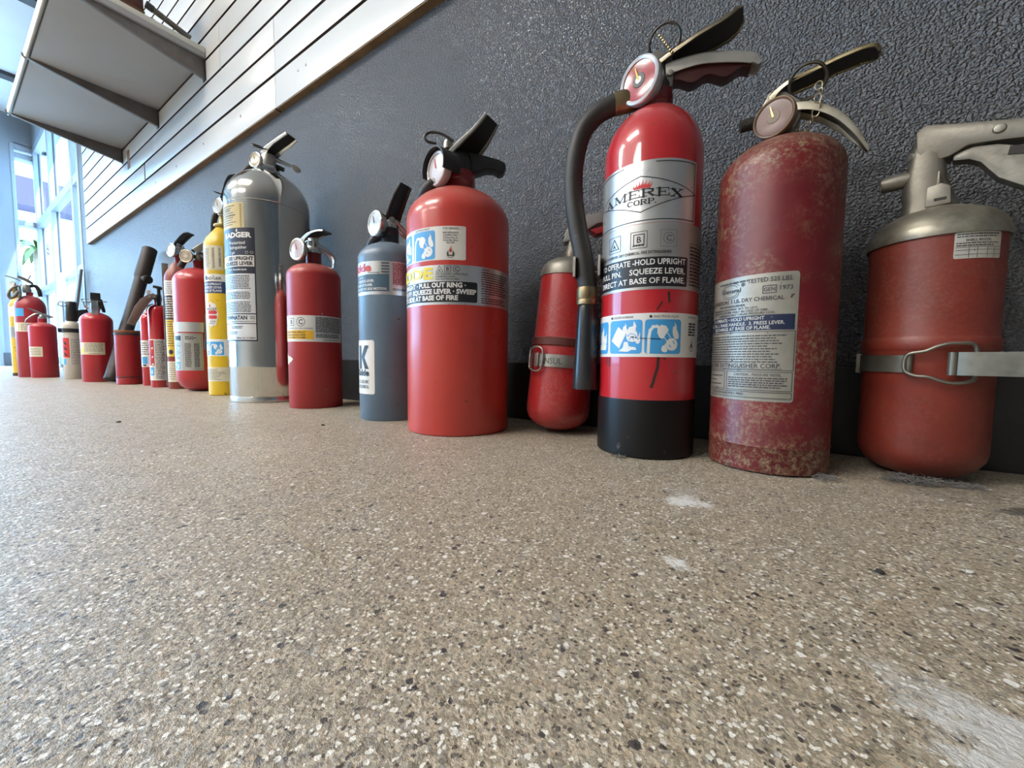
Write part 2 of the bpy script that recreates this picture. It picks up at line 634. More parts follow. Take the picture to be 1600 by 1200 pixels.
    L.new(math_('ADD', noise(520, 4, 0.7).outputs['Fac'], math_('MULTIPLY', d1, 0.5)), bp.inputs['Height'])
    L.new(bp.outputs[0], b.inputs['Normal'])
    return m

def wall_material(name, col, rough=0.42, bscale=190.0, strength=0.8, dist=0.0022):
    """roller-stippled wall paint"""
    m = bpy.data.materials.new(name)
    m.use_nodes = True
    nt = m.node_tree
    N, L = nt.nodes, nt.links
    b = N['Principled BSDF']
    _sock(b, 'Base Color', (*col, 1))
    _sock(b, 'Roughness', rough)
    _sock(b, 'Specular IOR Level', 0.55)
    tc = N.new('ShaderNodeTexCoord')
    n1 = N.new('ShaderNodeTexNoise')
    n1.inputs['Scale'].default_value = bscale
    n1.inputs['Detail'].default_value = 0.9
    n1.inputs['Distortion'].default_value = 0.15
    L.new(tc.outputs['Object'], n1.inputs['Vector'])
    r = N.new('ShaderNodeMapRange')
    r.interpolation_type = 'SMOOTHSTEP'
    r.inputs['From Min'].default_value = 0.28
    r.inputs['From Max'].default_value = 0.72
    L.new(n1.outputs['Fac'], r.inputs['Value'])
    bp = N.new('ShaderNodeBump')
    bp.inputs['Strength'].default_value = strength
    bp.inputs['Distance'].default_value = dist
    L.new(r.outputs[0], bp.inputs['Height'])
    L.new(bp.outputs[0], b.inputs['Normal'])
    n2 = N.new('ShaderNodeTexNoise')
    n2.inputs['Scale'].default_value = 7
    n2.inputs['Detail'].default_value = 6
    L.new(tc.outputs['Object'], n2.inputs['Vector'])
    x = N.new('ShaderNodeMix')
    x.data_type = 'RGBA'
    x.inputs[6].default_value = (*[c * 0.88 for c in col], 1)
    x.inputs[7].default_value = (*[min(1, c * 1.1) for c in col], 1)
    L.new(n2.outputs['Fac'], x.inputs[0])
    L.new(x.outputs[2], b.inputs['Base Color'])
    return m

def glass_material():
    m = bpy.data.materials.new('window_glass')
    m.use_nodes = True
    nt = m.node_tree
    N, L = nt.nodes, nt.links
    N.remove(N['Principled BSDF'])
    tr = N.new('ShaderNodeBsdfTransparent')
    tr.inputs[0].default_value = (0.93, 0.97, 0.97, 1)
    gl = N.new('ShaderNodeBsdfGlossy')
    gl.inputs['Roughness'].default_value = 0.02
    fr = N.new('ShaderNodeFresnel')
    fr.inputs[0].default_value = 1.12
    mx = N.new('ShaderNodeMixShader')
    ge = N.new('ShaderNodeNewGeometry')
    inv = N.new('ShaderNodeMath')
    inv.operation = 'SUBTRACT'
    inv.inputs[0].default_value = 1.0
    L.new(ge.outputs['Backfacing'], inv.inputs[1])
    mu = N.new('ShaderNodeMath')
    mu.operation = 'MULTIPLY'
    L.new(fr.outputs[0], mu.inputs[0])
    L.new(inv.outputs[0], mu.inputs[1])
    L.new(mu.outputs[0], mx.inputs[0])
    L.new(tr.outputs[0], mx.inputs[1])
    L.new(gl.outputs[0], mx.inputs[2])
    L.new(mx.outputs[0], N['Material Output'].inputs[0])
    return m

M_FLOOR = floor_material()
M_WALL = wall_material('dark_grey_stippled_paint', (0.168, 0.175, 0.190), 0.28, 400, 1.0, 0.0052)
M_WALL2 = wall_material('grey_blue_paint', (0.20, 0.225, 0.26), 0.5, 220, 0.25)
M_CEIL = mat('ceiling_white', (0.62, 0.63, 0.64), 0.8, var=0.06, vscale=3)
M_PLAIN = mat('room_wall_paint', (0.52, 0.51, 0.48), 0.7, var=0.08, vscale=2)
M_BASE = mat('black_rubber_base', (0.012, 0.012, 0.013), 0.5, rvar=0.1, vscale=20, dust=0.5)
M_SLAT = mat('white_melamine', (0.52, 0.525, 0.52), 0.33, var=0.05, vscale=3, rvar=0.08)
M_MDF = mat('raw_brown_fibreboard', (0.20, 0.115, 0.05), 0.8, var=0.35, vscale=30, bump=0.3)
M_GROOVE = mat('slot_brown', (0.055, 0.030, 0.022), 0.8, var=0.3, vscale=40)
M_FRAME = mat('white_window_frame', (0.27, 0.31, 0.36), 0.45, var=0.05)
M_GASKET = mat('window_gasket', (0.05, 0.055, 0.07), 0.6)
M_GLASS = glass_material()

G(1).box(-6.3, 4.2, -5.2, D + 0.1, -0.1, 0).obj('floor', M_FLOOR, smooth=0, kind='structure')
G(1).box(-6.3, 4.2, -5.2, D + 0.1, CZ, CZ + 0.1).obj('ceiling', M_CEIL, smooth=0, kind='structure')
G(1).box(XW, 4.2, D, D + 0.12, 0, CZ).obj('wall_back', M_WALL, smooth=0, kind='structure')
G(1).box(4.0, 4.2, -5.2, D, 0, CZ).obj('wall_right', M_WALL2, smooth=0, kind='structure')
G(1).box(-6.3, 4.2, -5.2, -5.0, 0, CZ).obj('wall_front', M_PLAIN, smooth=0, kind='structure')
wl_ = G(1)
PIER0, PIER1 = 0.36, 0.478
wl_.box(XF - 0.15, XF, PIER0, PIER1, 0, CZ)
wl_.box(XF - 0.15, XF, PIER1, D + 0.1, 2.09, CZ)
wl_.box(XF - 0.15, XF, -5.2, PIER0, 2.20, CZ)
wl_.box(XF - 0.15, XF, -5.2, -4.3, 0, 2.20)
wl_.obj('wall_left', M_WALL2, smooth=0, kind='structure')
G(1).box(XF - 0.1, XW, D, D + 0.12, 2.09, CZ).obj('wall_header', M_WALL2, smooth=0, kind='structure')
bb = G(1)
bb.box(XW, 4.0, D - 0.010, D, 0, 0.1050)
bb.obj('baseboard_back', M_BASE, bev=0.002, kind='structure')
G(1).box(XF, XF + 0.01, PIER0, PIER1, 0, 0.125).obj('baseboard_left', mat('grey_rubber_base', (0.07, 0.08, 0.10), 0.5), bev=0.002, kind='structure')

# ceiling reveals
for i, x in enumerate((-5.19, -3.97)):
    G(1).box(x - 0.045, x + 0.045, -5.0, D, CZ - 0.03, CZ + 0.001).obj('trim_%d' % (i + 1), mat('dark_ceiling_channel', (0.035, 0.03, 0.032), 0.5), smooth=0, kind='structure')

# ---- glazing
def window_struct(name):
    o = empty(name, (0, 0, 0))
    o['kind'] = 'structure'
    return o

def bar(parent, name, x0, x1, y0, y1, z0, z1, m=None):
    g = G(1).box(x0, x1, y0, y1, z0, z1)
    if m is M_GLASS:
        return g.obj(name, m, parent, smooth=0)
    return g.obj(name, m or M_FRAME, parent, bev=0.003)

w1 = window_struct('window_1')
YG = D + 0.032
mull = [-4.06, -4.28, -5.18, -5.97]
for i, x in enumerate(mull):
    bar(w1, 'mullion', x - 0.03, x + 0.03, D - 0.004, D + 0.045, 0, 2.09)
    bar(w1, 'gasket', x - 0.034, x + 0.034, YG - 0.006, YG + 0.006, 0, 2.09, M_GASKET)
for z in (0.06, 0.725, 1.365, 2.06):
    for a, b in zip(mull, mull[1:]):
        bar(w1, 'rail', b + 0.03, a - 0.03, D - 0.002, D + 0.045, z - 0.032, z + 0.032)
for a, b in zip(mull, mull[1:]):
    for z0, z1 in ((0.092, 0.693), (0.757, 1.333), (1.397, 2.03)):
        bar(w1, 'pane', b + 0.03, a - 0.03, YG - 0.003, YG + 0.003, z0, z1, M_GLASS)
w2 = window_struct('window_2')
for y in (PIER1 + 0.01, D + 0.02):
    bar(w2, 'mullion', XF - 0.13, XF + 0.005, y - 0.012, y + 0.012, 0, 2.09)
for z in (0.06, 0.725, 1.365, 1.99, 2.075):
    bar(w2, 'rail', XF - 0.13, XF, PIER1 + 0.02, D + 0.01, z - 0.025, z + 0.025)
for z0, z1 in ((0.085, 0.70), (0.75, 1.34), (1.39, 1.965)):
    bar(w2, 'pane', XF - 0.07, XF - 0.064, PIER1 + 0.02, D + 0.01, z0, z1, M_GLASS)
w3 = window_struct('window_3')
ys = [PIER0 - 0.02, -0.95, -2.05, -3.15, -4.28]
for y in ys:
    bar(w3, 'mullion', XF - 0.13, XF + 0.005, y - 0.03, y + 0.03, 0, 2.2)
for z in (0.06, 0.725, 2.17):
    for a, b in zip(ys, ys[1:]):
        bar(w3, 'rail', XF - 0.13, XF, b + 0.03, a - 0.03, z - 0.03, z + 0.03)
for a, b in zip(ys, ys[1:]):
    for z0, z1 in ((0.09, 0.695), (0.755, 2.14)):
        bar(w3, 'pane', XF - 0.07, XF - 0.064, b + 0.03, a - 0.03, z0, z1, M_GLASS)

# ---- slatted display wall: every board a piece
slw = empty('slatwall', (0, D, 0), 0, 'white slatted display wall with brown slots above the dark grey wall', 'slatwall')
YS0, YS1 = -0.0190, -0.0010     # front and back of the boards, relative to the wall
XE, XR = -3.79, 3.95
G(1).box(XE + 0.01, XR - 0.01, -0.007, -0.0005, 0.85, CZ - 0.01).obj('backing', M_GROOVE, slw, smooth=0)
zl = [0.8425] + [0.9372 + 0.0797 * k for k in range(18)]
seams = {0: [-1.245], 1: [-2.505, -1.245], 2: [-2.36, -1.245], 3: [-1.62]}
for k in range(len(zl) - 1):
    z0, z1 = zl[k] + (0.0045 if k else 0), zl[k + 1] - 0.0045
    if z1 > CZ - 0.01:
        break
    cuts = [XE] + seams.get(k, [-1.245 if k % 2 else -1.62]) + [1.19, XR]
    for a, b in zip(cuts, cuts[1:]):
        g = 0.014 if (k == 1 and a == -2.505) else 0.0006
        j = rnd.uniform(-0.0012, 0.0012)
        sl_ = G(1).box(a + g, b - 0.0006, YS0 + j * 0.4, YS1 - 0.006 if k else YS1, z0 + j, z1 + j * 0.6).obj('slat', M_SLAT, slw, bev=0.0008)
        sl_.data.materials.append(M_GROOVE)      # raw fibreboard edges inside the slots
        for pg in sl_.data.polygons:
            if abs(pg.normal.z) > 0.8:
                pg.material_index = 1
# raw edge under the lowest board, in lengths
for a, b in ((XE + 0.03, -1.25), (-1.24, 1.19), (1.195, XR)):
    G(1).box(a, b, YS0 + 0.0006, -0.0004, 0.8385, 0.8432).obj('raw_edge', M_MDF, slw, smooth=0)
G(1).box(-2.772, -2.728, YS0 - 0.0006, YS0 + 0.004, 1.056, 1.146).obj('bare_patch', mat('bare_fibreboard', (0.26, 0.11, 0.045), 0.8, var=0.4, vscale=60), slw, smooth=0)
M_SCREW = mat('dull_screw', (0.25, 0.24, 0.22), 0.45, metal=0.7)
for x, z in ((-3.35, 0.895), (-2.78, 0.893), (-2.35, 0.892), (-2.08, 0.893), (-1.79, 0.898), (-1.475, 0.894), (-1.115, 0.897), (-1.075, 0.896), (-0.4, 0.895)):
    G(1).lathe([(0, 0.0018), (0.0035, 0.0014), (0.0052, 0), (0.0052, -0.002)], 12, (x, YS0, z), (0, -1, 0)).obj('screw', M_SCREW, slw)

# ---- shelf on the slats
shelf = empty('shelf', (-2.31, D, 1.176), 0, 'white metal display shelf on grey brackets hung from the slatted wall', 'shelf')
SX, SD = 0.575, 0.378
M_SHELF = mat('shelf_white', (0.62, 0.62, 0.57), 0.45, var=0.06, vscale=4)
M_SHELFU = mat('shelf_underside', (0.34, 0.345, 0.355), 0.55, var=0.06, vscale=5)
M_BRK = mat('grey_bracket_steel', (0.16, 0.145, 0.14), 0.42, metal=0.35, rvar=0.15, vscale=18, var=0.3)
G(1).box(-SX, SX, -SD, -0.0212, 0.0202, 0.038).obj('shelf_board', M_SHELF, shelf, bev=0.002)
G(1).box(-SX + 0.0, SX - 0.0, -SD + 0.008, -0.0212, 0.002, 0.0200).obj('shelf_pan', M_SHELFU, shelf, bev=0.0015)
G(1).box(-SX, SX, -SD - 0.004, -SD, 0.000, 0.038).obj('front_lip', M_SHELF, shelf, bev=0.001)
for x in (-0.545, 0.035, 0.560):
    g = G(1)
    g.add([(x - 0.007, -0.0212, -0.066), (x + 0.007, -0.0212, -0.066), (x + 0.007, -0.0212, 0.0015), (x - 0.007, -0.0212, 0.0015),
           (x - 0.007, -SD + 0.02, -0.006), (x + 0.007, -SD + 0.02, -0.006), (x + 0.007, -SD - 0.004, 0.0015), (x - 0.007, -SD - 0.004, 0.0015)],
          [(0, 1, 2, 3), (4, 7, 6, 5), (0, 4, 5, 1), (1, 5, 6, 2), (3, 2, 6, 7), (0, 3, 7, 4)])
    br = g.obj('bracket', M_BRK, shelf, bev=0.0012)
    G(1).box(x - 0.012, x + 0.012, -0.0228, -0.0206, -0.072, 0.0).obj('wall_plate', mat('black_bracket_plate', (0.03, 0.03, 0.032), 0.4, metal=0.4), br, bev=0.0008)
    G(1).tube([(x, -SD - 0.002, -0.004), (x, -SD - 0.009, 0.002), (x, -SD - 0.010, 0.012)], 0.003, 8).obj('front_hook', M_BRK, br)

# things on the shelf
TOP = 1.2145
rc = empty('rusty_box', (-1.875, 0.335, TOP), 0, 'rusty dark red metal box standing on the near end of the shelf', 'box')
M_RUST = mat('rust_red', (0.085, 0.024, 0.016), 0.6, wear=0.9, wcol=(0.15, 0.07, 0.033), wscale=16, var=0.5, vscale=12, bump=0.5)
G(1).box(-0.115, 0.115, -0.10, 0.10, 0, 0.20).obj('box_body', M_RUST, rc, bev=0.006)
G(1).box(-0.118, 0.118, -0.103, 0.103, 0.201, 0.222).obj('box_lid', M_RUST, rc, bev=0.004)
G(1).box(-0.1165, 0.1165, -0.1015, 0.1015, 0.016, 0.022).obj('lower_seam', mat('rust_orange', (0.16, 0.07, 0.03), 0.7, var=0.5, vscale=40), rc, bev=0.001)
G(1).tube([(0.118, -0.04, 0.12), (0.135, -0.035, 0.13), (0.135, 0.035, 0.13), (0.118, 0.04, 0.12)], 0.004, 8, smooth=4).obj('box_handle', mat('dark_iron', (0.03, 0.025, 0.022), 0.5, metal=0.5), rc)
tb = empty('metal_tube', (0, 0, 0), 0, 'short grey metal tube leaning beside the rusty box on the shelf', 'tube')
M_TUBE = mat('grey_tube', (0.17, 0.16, 0.14), 0.42, metal=0.6, var=0.35, vscale=30)
pa, pb = Vector((-1.7475, 0.4360, 1.2560)), Vector((-1.7475, 0.5520, 1.2250))
G(1).tube([pa, pa.lerp(pb, .5), pb], 0.0095, 14).obj('tube_body', M_TUBE, tb)
dv_ = (pb - pa).normalized()
G(1).tube([pb - dv_ * 0.004, pb - dv_ * 0.0005], 0.0104, 14).obj('end_cap', M_TUBE, tb)
G(1).tube([pa, pa + dv_ * 0.02], 0.0112, 14).obj('collar', mat('dark_collar', (0.03, 0.028, 0.026), 0.5), tb)
wh = empty('wire_hook', (0, 0, 0), 0, 'thin dark bent wire lying under the grey tube on the shelf', 'wire')
G(1).tube([(-1.742, 0.446, TOP + 0.003), (-1.752, 0.48, TOP + 0.003), (-1.746, 0.51, TOP + 0.003), (-1.765, 0.53, TOP + 0.003)], 0.0028, 8, smooth=5).obj('bent_wire', mat('dark_wire', (0.03, 0.025, 0.02), 0.5, metal=0.4), wh)

# ---- ceiling lamps
for x, y, lamp_label in LAMPS:
    lt = empty('ceiling_light', (x, y, CZ), 0, lamp_label, 'ceiling light', 'ceiling light panels')
    g = G(1)
    for a in ((-0.62, 0.62, -0.32, -0.30), (-0.62, 0.62, 0.30, 0.32), (-0.62, -0.60, -0.30, 0.30), (0.60, 0.62, -0.30, 0.30)):
        g.box(a[0], a[1], a[2], a[3], -0.035, -0.001)
    g.obj('frame', mat('lamp_frame', (0.6, 0.6, 0.6), 0.5), lt, smooth=0)
    G(1).box(-0.60, 0.60, -0.30, 0.30, -0.02, -0.012).obj('diffuser', mat('lamp_diffuser', (0.8, 0.8, 0.8), 0.5, emit=(LAMP_COL, LAMP_L)), lt, smooth=0)

# ---- outside the glazing
G(1).box(-60, -6.31, -40, 40, -0.25, -0.06).box(-6.31, 40, -40, -5.21, -0.25, -0.06).obj('ground_outside', mat('pale_pavement', (0.55, 0.54, 0.52), 0.8, var=0.1, vscale=1), smooth=0, kind='structure')
G(1).box(-6.31, 40, D + 0.13, 40, -0.25, -0.06).obj('ground_outside_side', MATS['pale_pavement'], smooth=0, kind='structure')
bd = empty('building', (-26, 4, -0.06), 0, 'pale building with a purple upper band seen through the window', 'building')
M_BW = mat('building_white', (0.80, 0.78, 0.74), 0.8, var=0.06, vscale=0.5)
G(1).box(-6, 0, -9, 9, 0, 9.9).obj('wall', M_BW, bd, smooth=0)
G(1).box(0, 1.1, -9, 9, 6.1, 7.2).obj('upper_storey', mat('purple_render', (0.058, 0.040, 0.085), 0.8), bd, smooth=0)
G(1).box(0, 1.5, -9, 9, 9.6, 10.2).obj('cornice', M_BW, bd, smooth=0)
G(1).box(0, 0.5, -9, 9, 3.6, 3.9).obj('ledge', M_BW, bd, smooth=0)
for y in (-6, -3, 0, 3, 6):
    wdw = G(1).box(-0.02, 0.04, y - 0.8, y + 0.8, 0.9, 2.9).obj('window', mat('bw_frame', (0.5, 0.5, 0.52), 0.5), bd, smooth=0)
    G(1).box(0.041, 0.05, y - 0.7, y + 0.7, 1.0, 2.8).obj('pane', mat('bw_pane', (0.35, 0.45, 0.52), 0.1), wdw, smooth=0)
pl = empty('palm', (-17.0, 1.72, -0.06), 0, 'small green palm outside the corner window', 'palm')
G(1).tube([(0, 0, 0), (0.05, 0.03, 1.2), (0.0, 0, 3.08)], [0.16, 0.12, 0.09], 10, smooth=3).obj('trunk', mat('palm_trunk', (0.20, 0.14, 0.09), 0.9, var=0.3), pl)
M_FROND = mat('palm_green', (0.060, 0.085, 0.012), 0.5, var=0.3)
for i in range(13):
    a = i * 2.4
    el = 0.9 - 0.1 * (i % 7)
    g = G(1)
    pts = [Vector((math.cos(a) * t * 0.5, math.sin(a) * t * 0.5, 3.08 + el * t - 0.85 * t * t)) for t in (0, 0.25, 0.5, 0.75, 1.0)]
    side = Vector((-math.sin(a), math.cos(a), 0))
    vs, fs = [], []
    for q, p in enumerate(pts):
        w = (0.02, 0.08, 0.10, 0.07, 0.01)[q]
        vs += [p + side * w - Vector((0, 0, w * 0.5)), p + Vector((0, 0, 0.01)), p - side * w - Vector((0, 0, w * 0.5))]
    for q in range(4):
        fs += [(3 * q, 3 * q + 1, 3 * q + 4, 3 * q + 3), (3 * q + 1, 3 * q + 2, 3 * q + 5, 3 * q + 4)]
    g.add(vs, fs).obj('frond', M_FROND, pl)
pot = empty('flower_pot', (-4.86, D + 0.32, -0.06), 0, 'terracotta flower pot standing outside the side window', 'flower pot')
M_TERRA = mat('terracotta', (0.52, 0.22, 0.12), 0.8, var=0.15)
G().lathe([(0, 0), (85, 0), (118, 190), (132, 190), (134, 240), (120, 240), (108, 200), (0, 200)], 32).obj('pot_body', M_TERRA, pot)
G().lathe([(0, 200), (107, 200.5), (0, 214)], 24).obj('soil', mat('soil', (0.05, 0.035, 0.025), 0.9), pot)
for i in range(9):
    a = i * 0.7
    G().tube([(20 * math.cos(a), 20 * math.sin(a), 205), (60 * math.cos(a), 60 * math.sin(a), 290), (120 * math.cos(a), 120 * math.sin(a), 300 + 12 * (i % 3))], [3, 9, 1], 6, smooth=4).obj('leaf', M_FROND, pot)

# sheet of paper taped over the window rail, and a dark tapered board by the wall end
M_PAPER = mat('white_paper', (0.80, 0.84, 0.86), 0.6)
pp = empty('paper_notice', (-4.82, D - 0.012, 0.655), 0, 'blank white paper sheet taped to the side window rail', 'paper')
g = G(1)
vs, fs = [], []
for i in range(7):
    x = -0.20 + 0.4 * i / 6
    for j, z in enumerate((-0.115, 0.0, 0.115)):
        vs.append((x, -0.004 - 0.012 * (j == 0) * (0.6 + 0.4 * math.sin(i)), z))
for i in range(6):
    for j in range(2):
        fs.append((3 * i + j, 3 * i + 3 + j, 3 * i + 4 + j, 3 * i + 1 + j))
sh = g.add(vs, fs).obj('sheet', M_PAPER, pp)
md = sh.modifiers.new('thickness', 'SOLIDIFY')
md.thickness = 0.0006
for x in (-0.17, 0.17):
    G(1).lathe([(0, 0.003), (0.006, 0.001), (0.006, 0)], 10, (x, -0.004, 0.10), (0, -1, 0)).obj('tack', mat('grey_tack', (0.3, 0.32, 0.35), 0.4), pp)
g = G(1)
g.add([(-0.14, 0, 0), (0.05, 0, 0), (0.05, 0.085, 0.70), (0.015, 0.085, 0.70), (-0.14, 0.014, 0), (0.05, 0.014, 0), (0.05, 0.099, 0.70), (0.015, 0.099, 0.70)],
      [(0, 1, 2, 3), (4, 7, 6, 5), (0, 4, 5, 1), (1, 5, 6, 2), (2, 6, 7, 3), (3, 7, 4, 0)])
bo = g.obj('tapered_board', mat('dark_taupe_board', (0.10, 0.095, 0.10), 0.6, var=0.2), bev=0.002)
bo.location = (-4.03, D - 0.112, 0.001)
tag(bo, 'dark tapered board leaning against the end of the grey wall', 'board')

# ------------------------------------------------------------------ extinguishers
M_CHROME = mat('polished_steel', (0.62, 0.60, 0.56), 0.13, metal=1.0, rvar=0.06, vscale=10)
M_CHROME2 = mat('worn_chrome', (0.60, 0.59, 0.57), 0.24, metal=1.0, rvar=0.08, vscale=30)
M_STEEL = mat('dull_steel', (0.42, 0.40, 0.37), 0.42, metal=0.85, var=0.35, vscale=40, rvar=0.1)
M_CAST = mat('grey_casting', (0.20, 0.185, 0.155), 0.48, metal=0.75, var=0.3, vscale=22, rvar=0.12, bump=0.12, bscale=300, dust=0.35)
M_CASTL = mat('pale_casting', (0.30, 0.28, 0.24), 0.45, metal=0.7, var=0.45, vscale=30, rvar=0.1, bump=0.1, bscale=260, dust=0.3)
M_BRASS = mat('brass', (0.55, 0.40, 0.17), 0.28, metal=1.0, var=0.3, vscale=50, rvar=0.1)
M_BRASSD = mat('dull_brass', (0.30, 0.23, 0.13), 0.42, metal=0.9, var=0.4, vscale=60)
M_BLACK = mat('black_plastic', (0.014, 0.014, 0.015), 0.32, rvar=0.08, vscale=25)
M_RUBBER = mat('black_rubber', (0.020, 0.018, 0.016), 0.55, var=0.2, vscale=40, wear=0.25, wcol=(0.07, 0.06, 0.05), wscale=30)
M_DKMETAL = mat('dark_lever', (0.045, 0.040, 0.034), 0.33, metal=0.7, rvar=0.1, vscale=30)
M_LEVER_AM = mat('bronze_lever', (0.16, 0.135, 0.095), 0.30, metal=0.85, rvar=0.1, vscale=25, var=0.3)
M_LABEL = mat('white_label', (0.72, 0.70, 0.66), 0.38, var=0.06, vscale=25, spots=0.15, spcol=(0.3, 0.25, 0.2))
M_LABELC = mat('cream_label', (0.66, 0.60, 0.44), 0.5, var=0.12, vscale=30)
M_SILVER = mat('silver_foil_label', (0.62, 0.62, 0.61), 0.30, metal=0.75, rvar=0.08, vscale=25, wear=0.12, wcol=(0.12, 0.09, 0.07), wscale=60)
M_SILVER2 = mat('grey_foil_label', (0.47, 0.46, 0.44), 0.36, metal=0.7, rvar=0.08, vscale=25)
M_INK = mat('black_ink', (0.014, 0.014, 0.018), 0.45)
M_INKG = mat('grey_ink', (0.14, 0.14, 0.14), 0.5)
M_WHITEINK = mat('white_ink', (0.74, 0.74, 0.72), 0.45)
M_BLUEINK = mat('sky_blue_ink', (0.055, 0.32, 0.66), 0.4)
M_NAVY = mat('navy_ink', (0.022, 0.045, 0.13), 0.42)
M_REDINK = mat('red_ink', (0.52, 0.03, 0.03), 0.45)
M_YELINK = mat('yellow_ink', (0.78, 0.62, 0.05), 0.42)
M_AMBER = mat('amber_ink', (0.80, 0.46, 0.03), 0.42)

GRP = 'old fire extinguishers lined up along the wall'

def ext(x, y, label, tx=0.0, ty=0.0, z=0.0, turn=0.0, name='fire_extinguisher', cat='fire extinguisher', group=GRP):
    n = Vector((x, y)).normalized()
    o = empty(name, (x, y, z), math.atan2(-n.x, n.y) + math.radians(turn), label, cat, group)
    o.rotation_euler.x = math.radians(tx)
    o.rotation_euler.y = math.radians(ty)
    return o

def gauge(root, p, n, R, face, rim, hub=None, needle=None, d=0.55, fr=0.84, label=None, cen=None):
    n = Vector(n).normalized()
    g = G().lathe([(0, -d * R), (0.55 * R, -d * R), (0.92 * R, -d * 0.7 * R), (R, -d * 0.35 * R), (1.03 * R, 0.0), (R, 0.07 * R), (0.93 * R, 0.10 * R), (fr * R, 0.06 * R), (fr * R, -0.02 * R)], 32, p, n)
    o = g.obj('gauge', rim, root)
    if label:
        o['label'] = label
    P = Vector(p)
    G().lathe([(0, 0.05 * R), (fr * R * 0.7, 0.045 * R), (fr * R, 0.02 * R), (fr * R, -0.01 * R)], 32, p, n).obj('gauge_face', face, o)
    if hub:
        G().lathe([(0, 0.075 * R), (0.30 * R, 0.07 * R), (0.33 * R, 0.03 * R)], 24, p, n).obj('gauge_hub', hub, o)
    if cen:
        G().lathe([(0, 0.10 * R), (0.15 * R, 0.095 * R), (0.17 * R, 0.06 * R)], 20, p, n).obj('gauge_center', cen, o)
    if needle:
        up = Vector((0, 0, 1))
        e = (up - n * up.dot(n)).normalized()
        s = n.cross(e)
        b = P + n * 0.085 * R
        dr = (e * 0.9 + s * 0.25).normalized()
        sd = n.cross(dr)
        pts = [b - sd * 0.05 * R, b + sd * 0.05 * R, b + dr * 0.62 * R + sd * 0.02 * R, b + dr * 0.62 * R - sd * 0.02 * R]
        q = [v + n * 0.02 * R for v in pts]
        G().add(pts + q, [(0, 1, 2, 3), (4, 7, 6, 5), (0, 4, 5, 1), (1, 5, 6, 2), (2, 6, 7, 3), (3, 7, 4, 0)]).obj('gauge_needle', needle, o)
    return o

def flame(t, z, h, w, r, lean=0.0):
    k = math.radians(1) * r
    pts = [(0, 0), (0.30, 0.02), (0.48, 0.20), (0.42, 0.42), (0.28, 0.56), (0.34, 0.76), (0.14, 1.0), (0.10, 0.76), (-0.04, 0.58), (-0.10, 0.40), (-0.20, 0.52), (-0.24, 0.70), (-0.42, 0.44), (-0.44, 0.20), (-0.28, 0.04)]
    return [(t + (x * w + lean * y * h) / k, z + y * h) for x, y in pts]

def icon_plug(r, t0, t1, z0, z1, gw, gb):
    W, H = t1 - t0, z1 - z0
    m = lambda x, y: (t0 + x * W, z0 + y * H)
    s = H
    gw.wl(r, [m(0.05, 0.02), m(0.06, 0.50), m(0.09, 0.68), m(0.17, 0.79), m(0.28, 0.80), m(0.36, 0.74)], 0.085 * s)
    gw.wp(r, [m(*q) for q in ((0.29, 0.60), (0.30, 0.76), (0.40, 0.85), (0.54, 0.82), (0.63, 0.70), (0.46, 0.42), (0.36, 0.46))])
    gw.wl(r, [m(0.59, 0.62), m(0.69, 0.47)], 0.024 * s)
    gw.wl(r, [m(0.49, 0.48), m(0.59, 0.34)], 0.024 * s)
    gw.wdisc(r, t0 + 0.74 * W, z0 + 0.26 * H, 0.19 * s)
    gb.wl(r + 0.12, [m(0.66, 0.24), m(0.71, 0.18)], 0.026 * s)
    gb.wl(r + 0.12, [m(0.77, 0.35), m(0.82, 0.29)], 0.026 * s)
    gw.wp(r, flame(t0 + 0.89 * W, z0 + 0.42 * H, 0.52 * H, 0.22 * s, r, -0.22))
    gw.wp(r, flame(t0 + 0.52 * W, z0 + 0.02 * H, 0.28 * H, 0.20 * s, r, -0.1))

def icon_liquid(r, t0, t1, z0, z1, gw, gb):
    W, H = t1 - t0, z1 - z0
    m = lambda x, y: (t0 + x * W, z0 + y * H)
    s = H
    gw.wp(r, [m(*q) for q in ((0.02, 0.38), (0.28, 0.82), (0.56, 0.60), (0.33, 0.14))])
    gw.wp(r, [m(*q) for q in ((0.30, 0.05), (0.62, 0.03), (0.74, 0.09), (0.90, 0.09), (0.86, 0.17), (0.66, 0.20), (0.62, 0.34), (0.50, 0.34), (0.46, 0.16))])
    gw.wp(r, flame(t0 + 0.74 * W, z0 + 0.34 * H, 0.64 * H, 0.40 * s, r, 0.0))
    gw.wp(r, flame(t0 + 0.53 * W, z0 + 0.60 * H, 0.32 * H, 0.18 * s, r, -0.1))
    gw.wp(r, flame(t0 + 0.92 * W, z0 + 0.28 * H, 0.36 * H, 0.15 * s, r, 0.1))
    gb.wl(r + 0.12, [m(0.60, 0.52), m(0.72, 0.60), m(0.86, 0.54), m(0.94, 0.40)], 0.02 * s)
    gb.wl(r + 0.12, [m(0.66, 0.40), m(0.74, 0.48), m(0.82, 0.40)], 0.02 * s)

def icon_paper(r, t0, t1, z0, z1, gw, gb):
    W, H = t1 - t0, z1 - z0
    m = lambda x, y: (t0 + x * W, z0 + y * H)
    gw.wp(r, flame(t0 + 0.62 * W, z0 + 0.28 * H, 0.60 * H, 0.34 * H, r, 0.0))
    gw.wp(r, flame(t0 + 0.85 * W, z0 + 0.28 * H, 0.40 * H, 0.18 * H, r, 0.1))
    gw.wp(r, [m(*q) for q in ((0.35, 0.10), (0.9, 0.10), (0.95, 0.26), (0.7, 0.32), (0.4, 0.26))])
    gw.wp(r, [m(*q) for q in ((0.02, 0.3), (0.28, 0.3), (0.24, 0.7), (0.06, 0.7))])

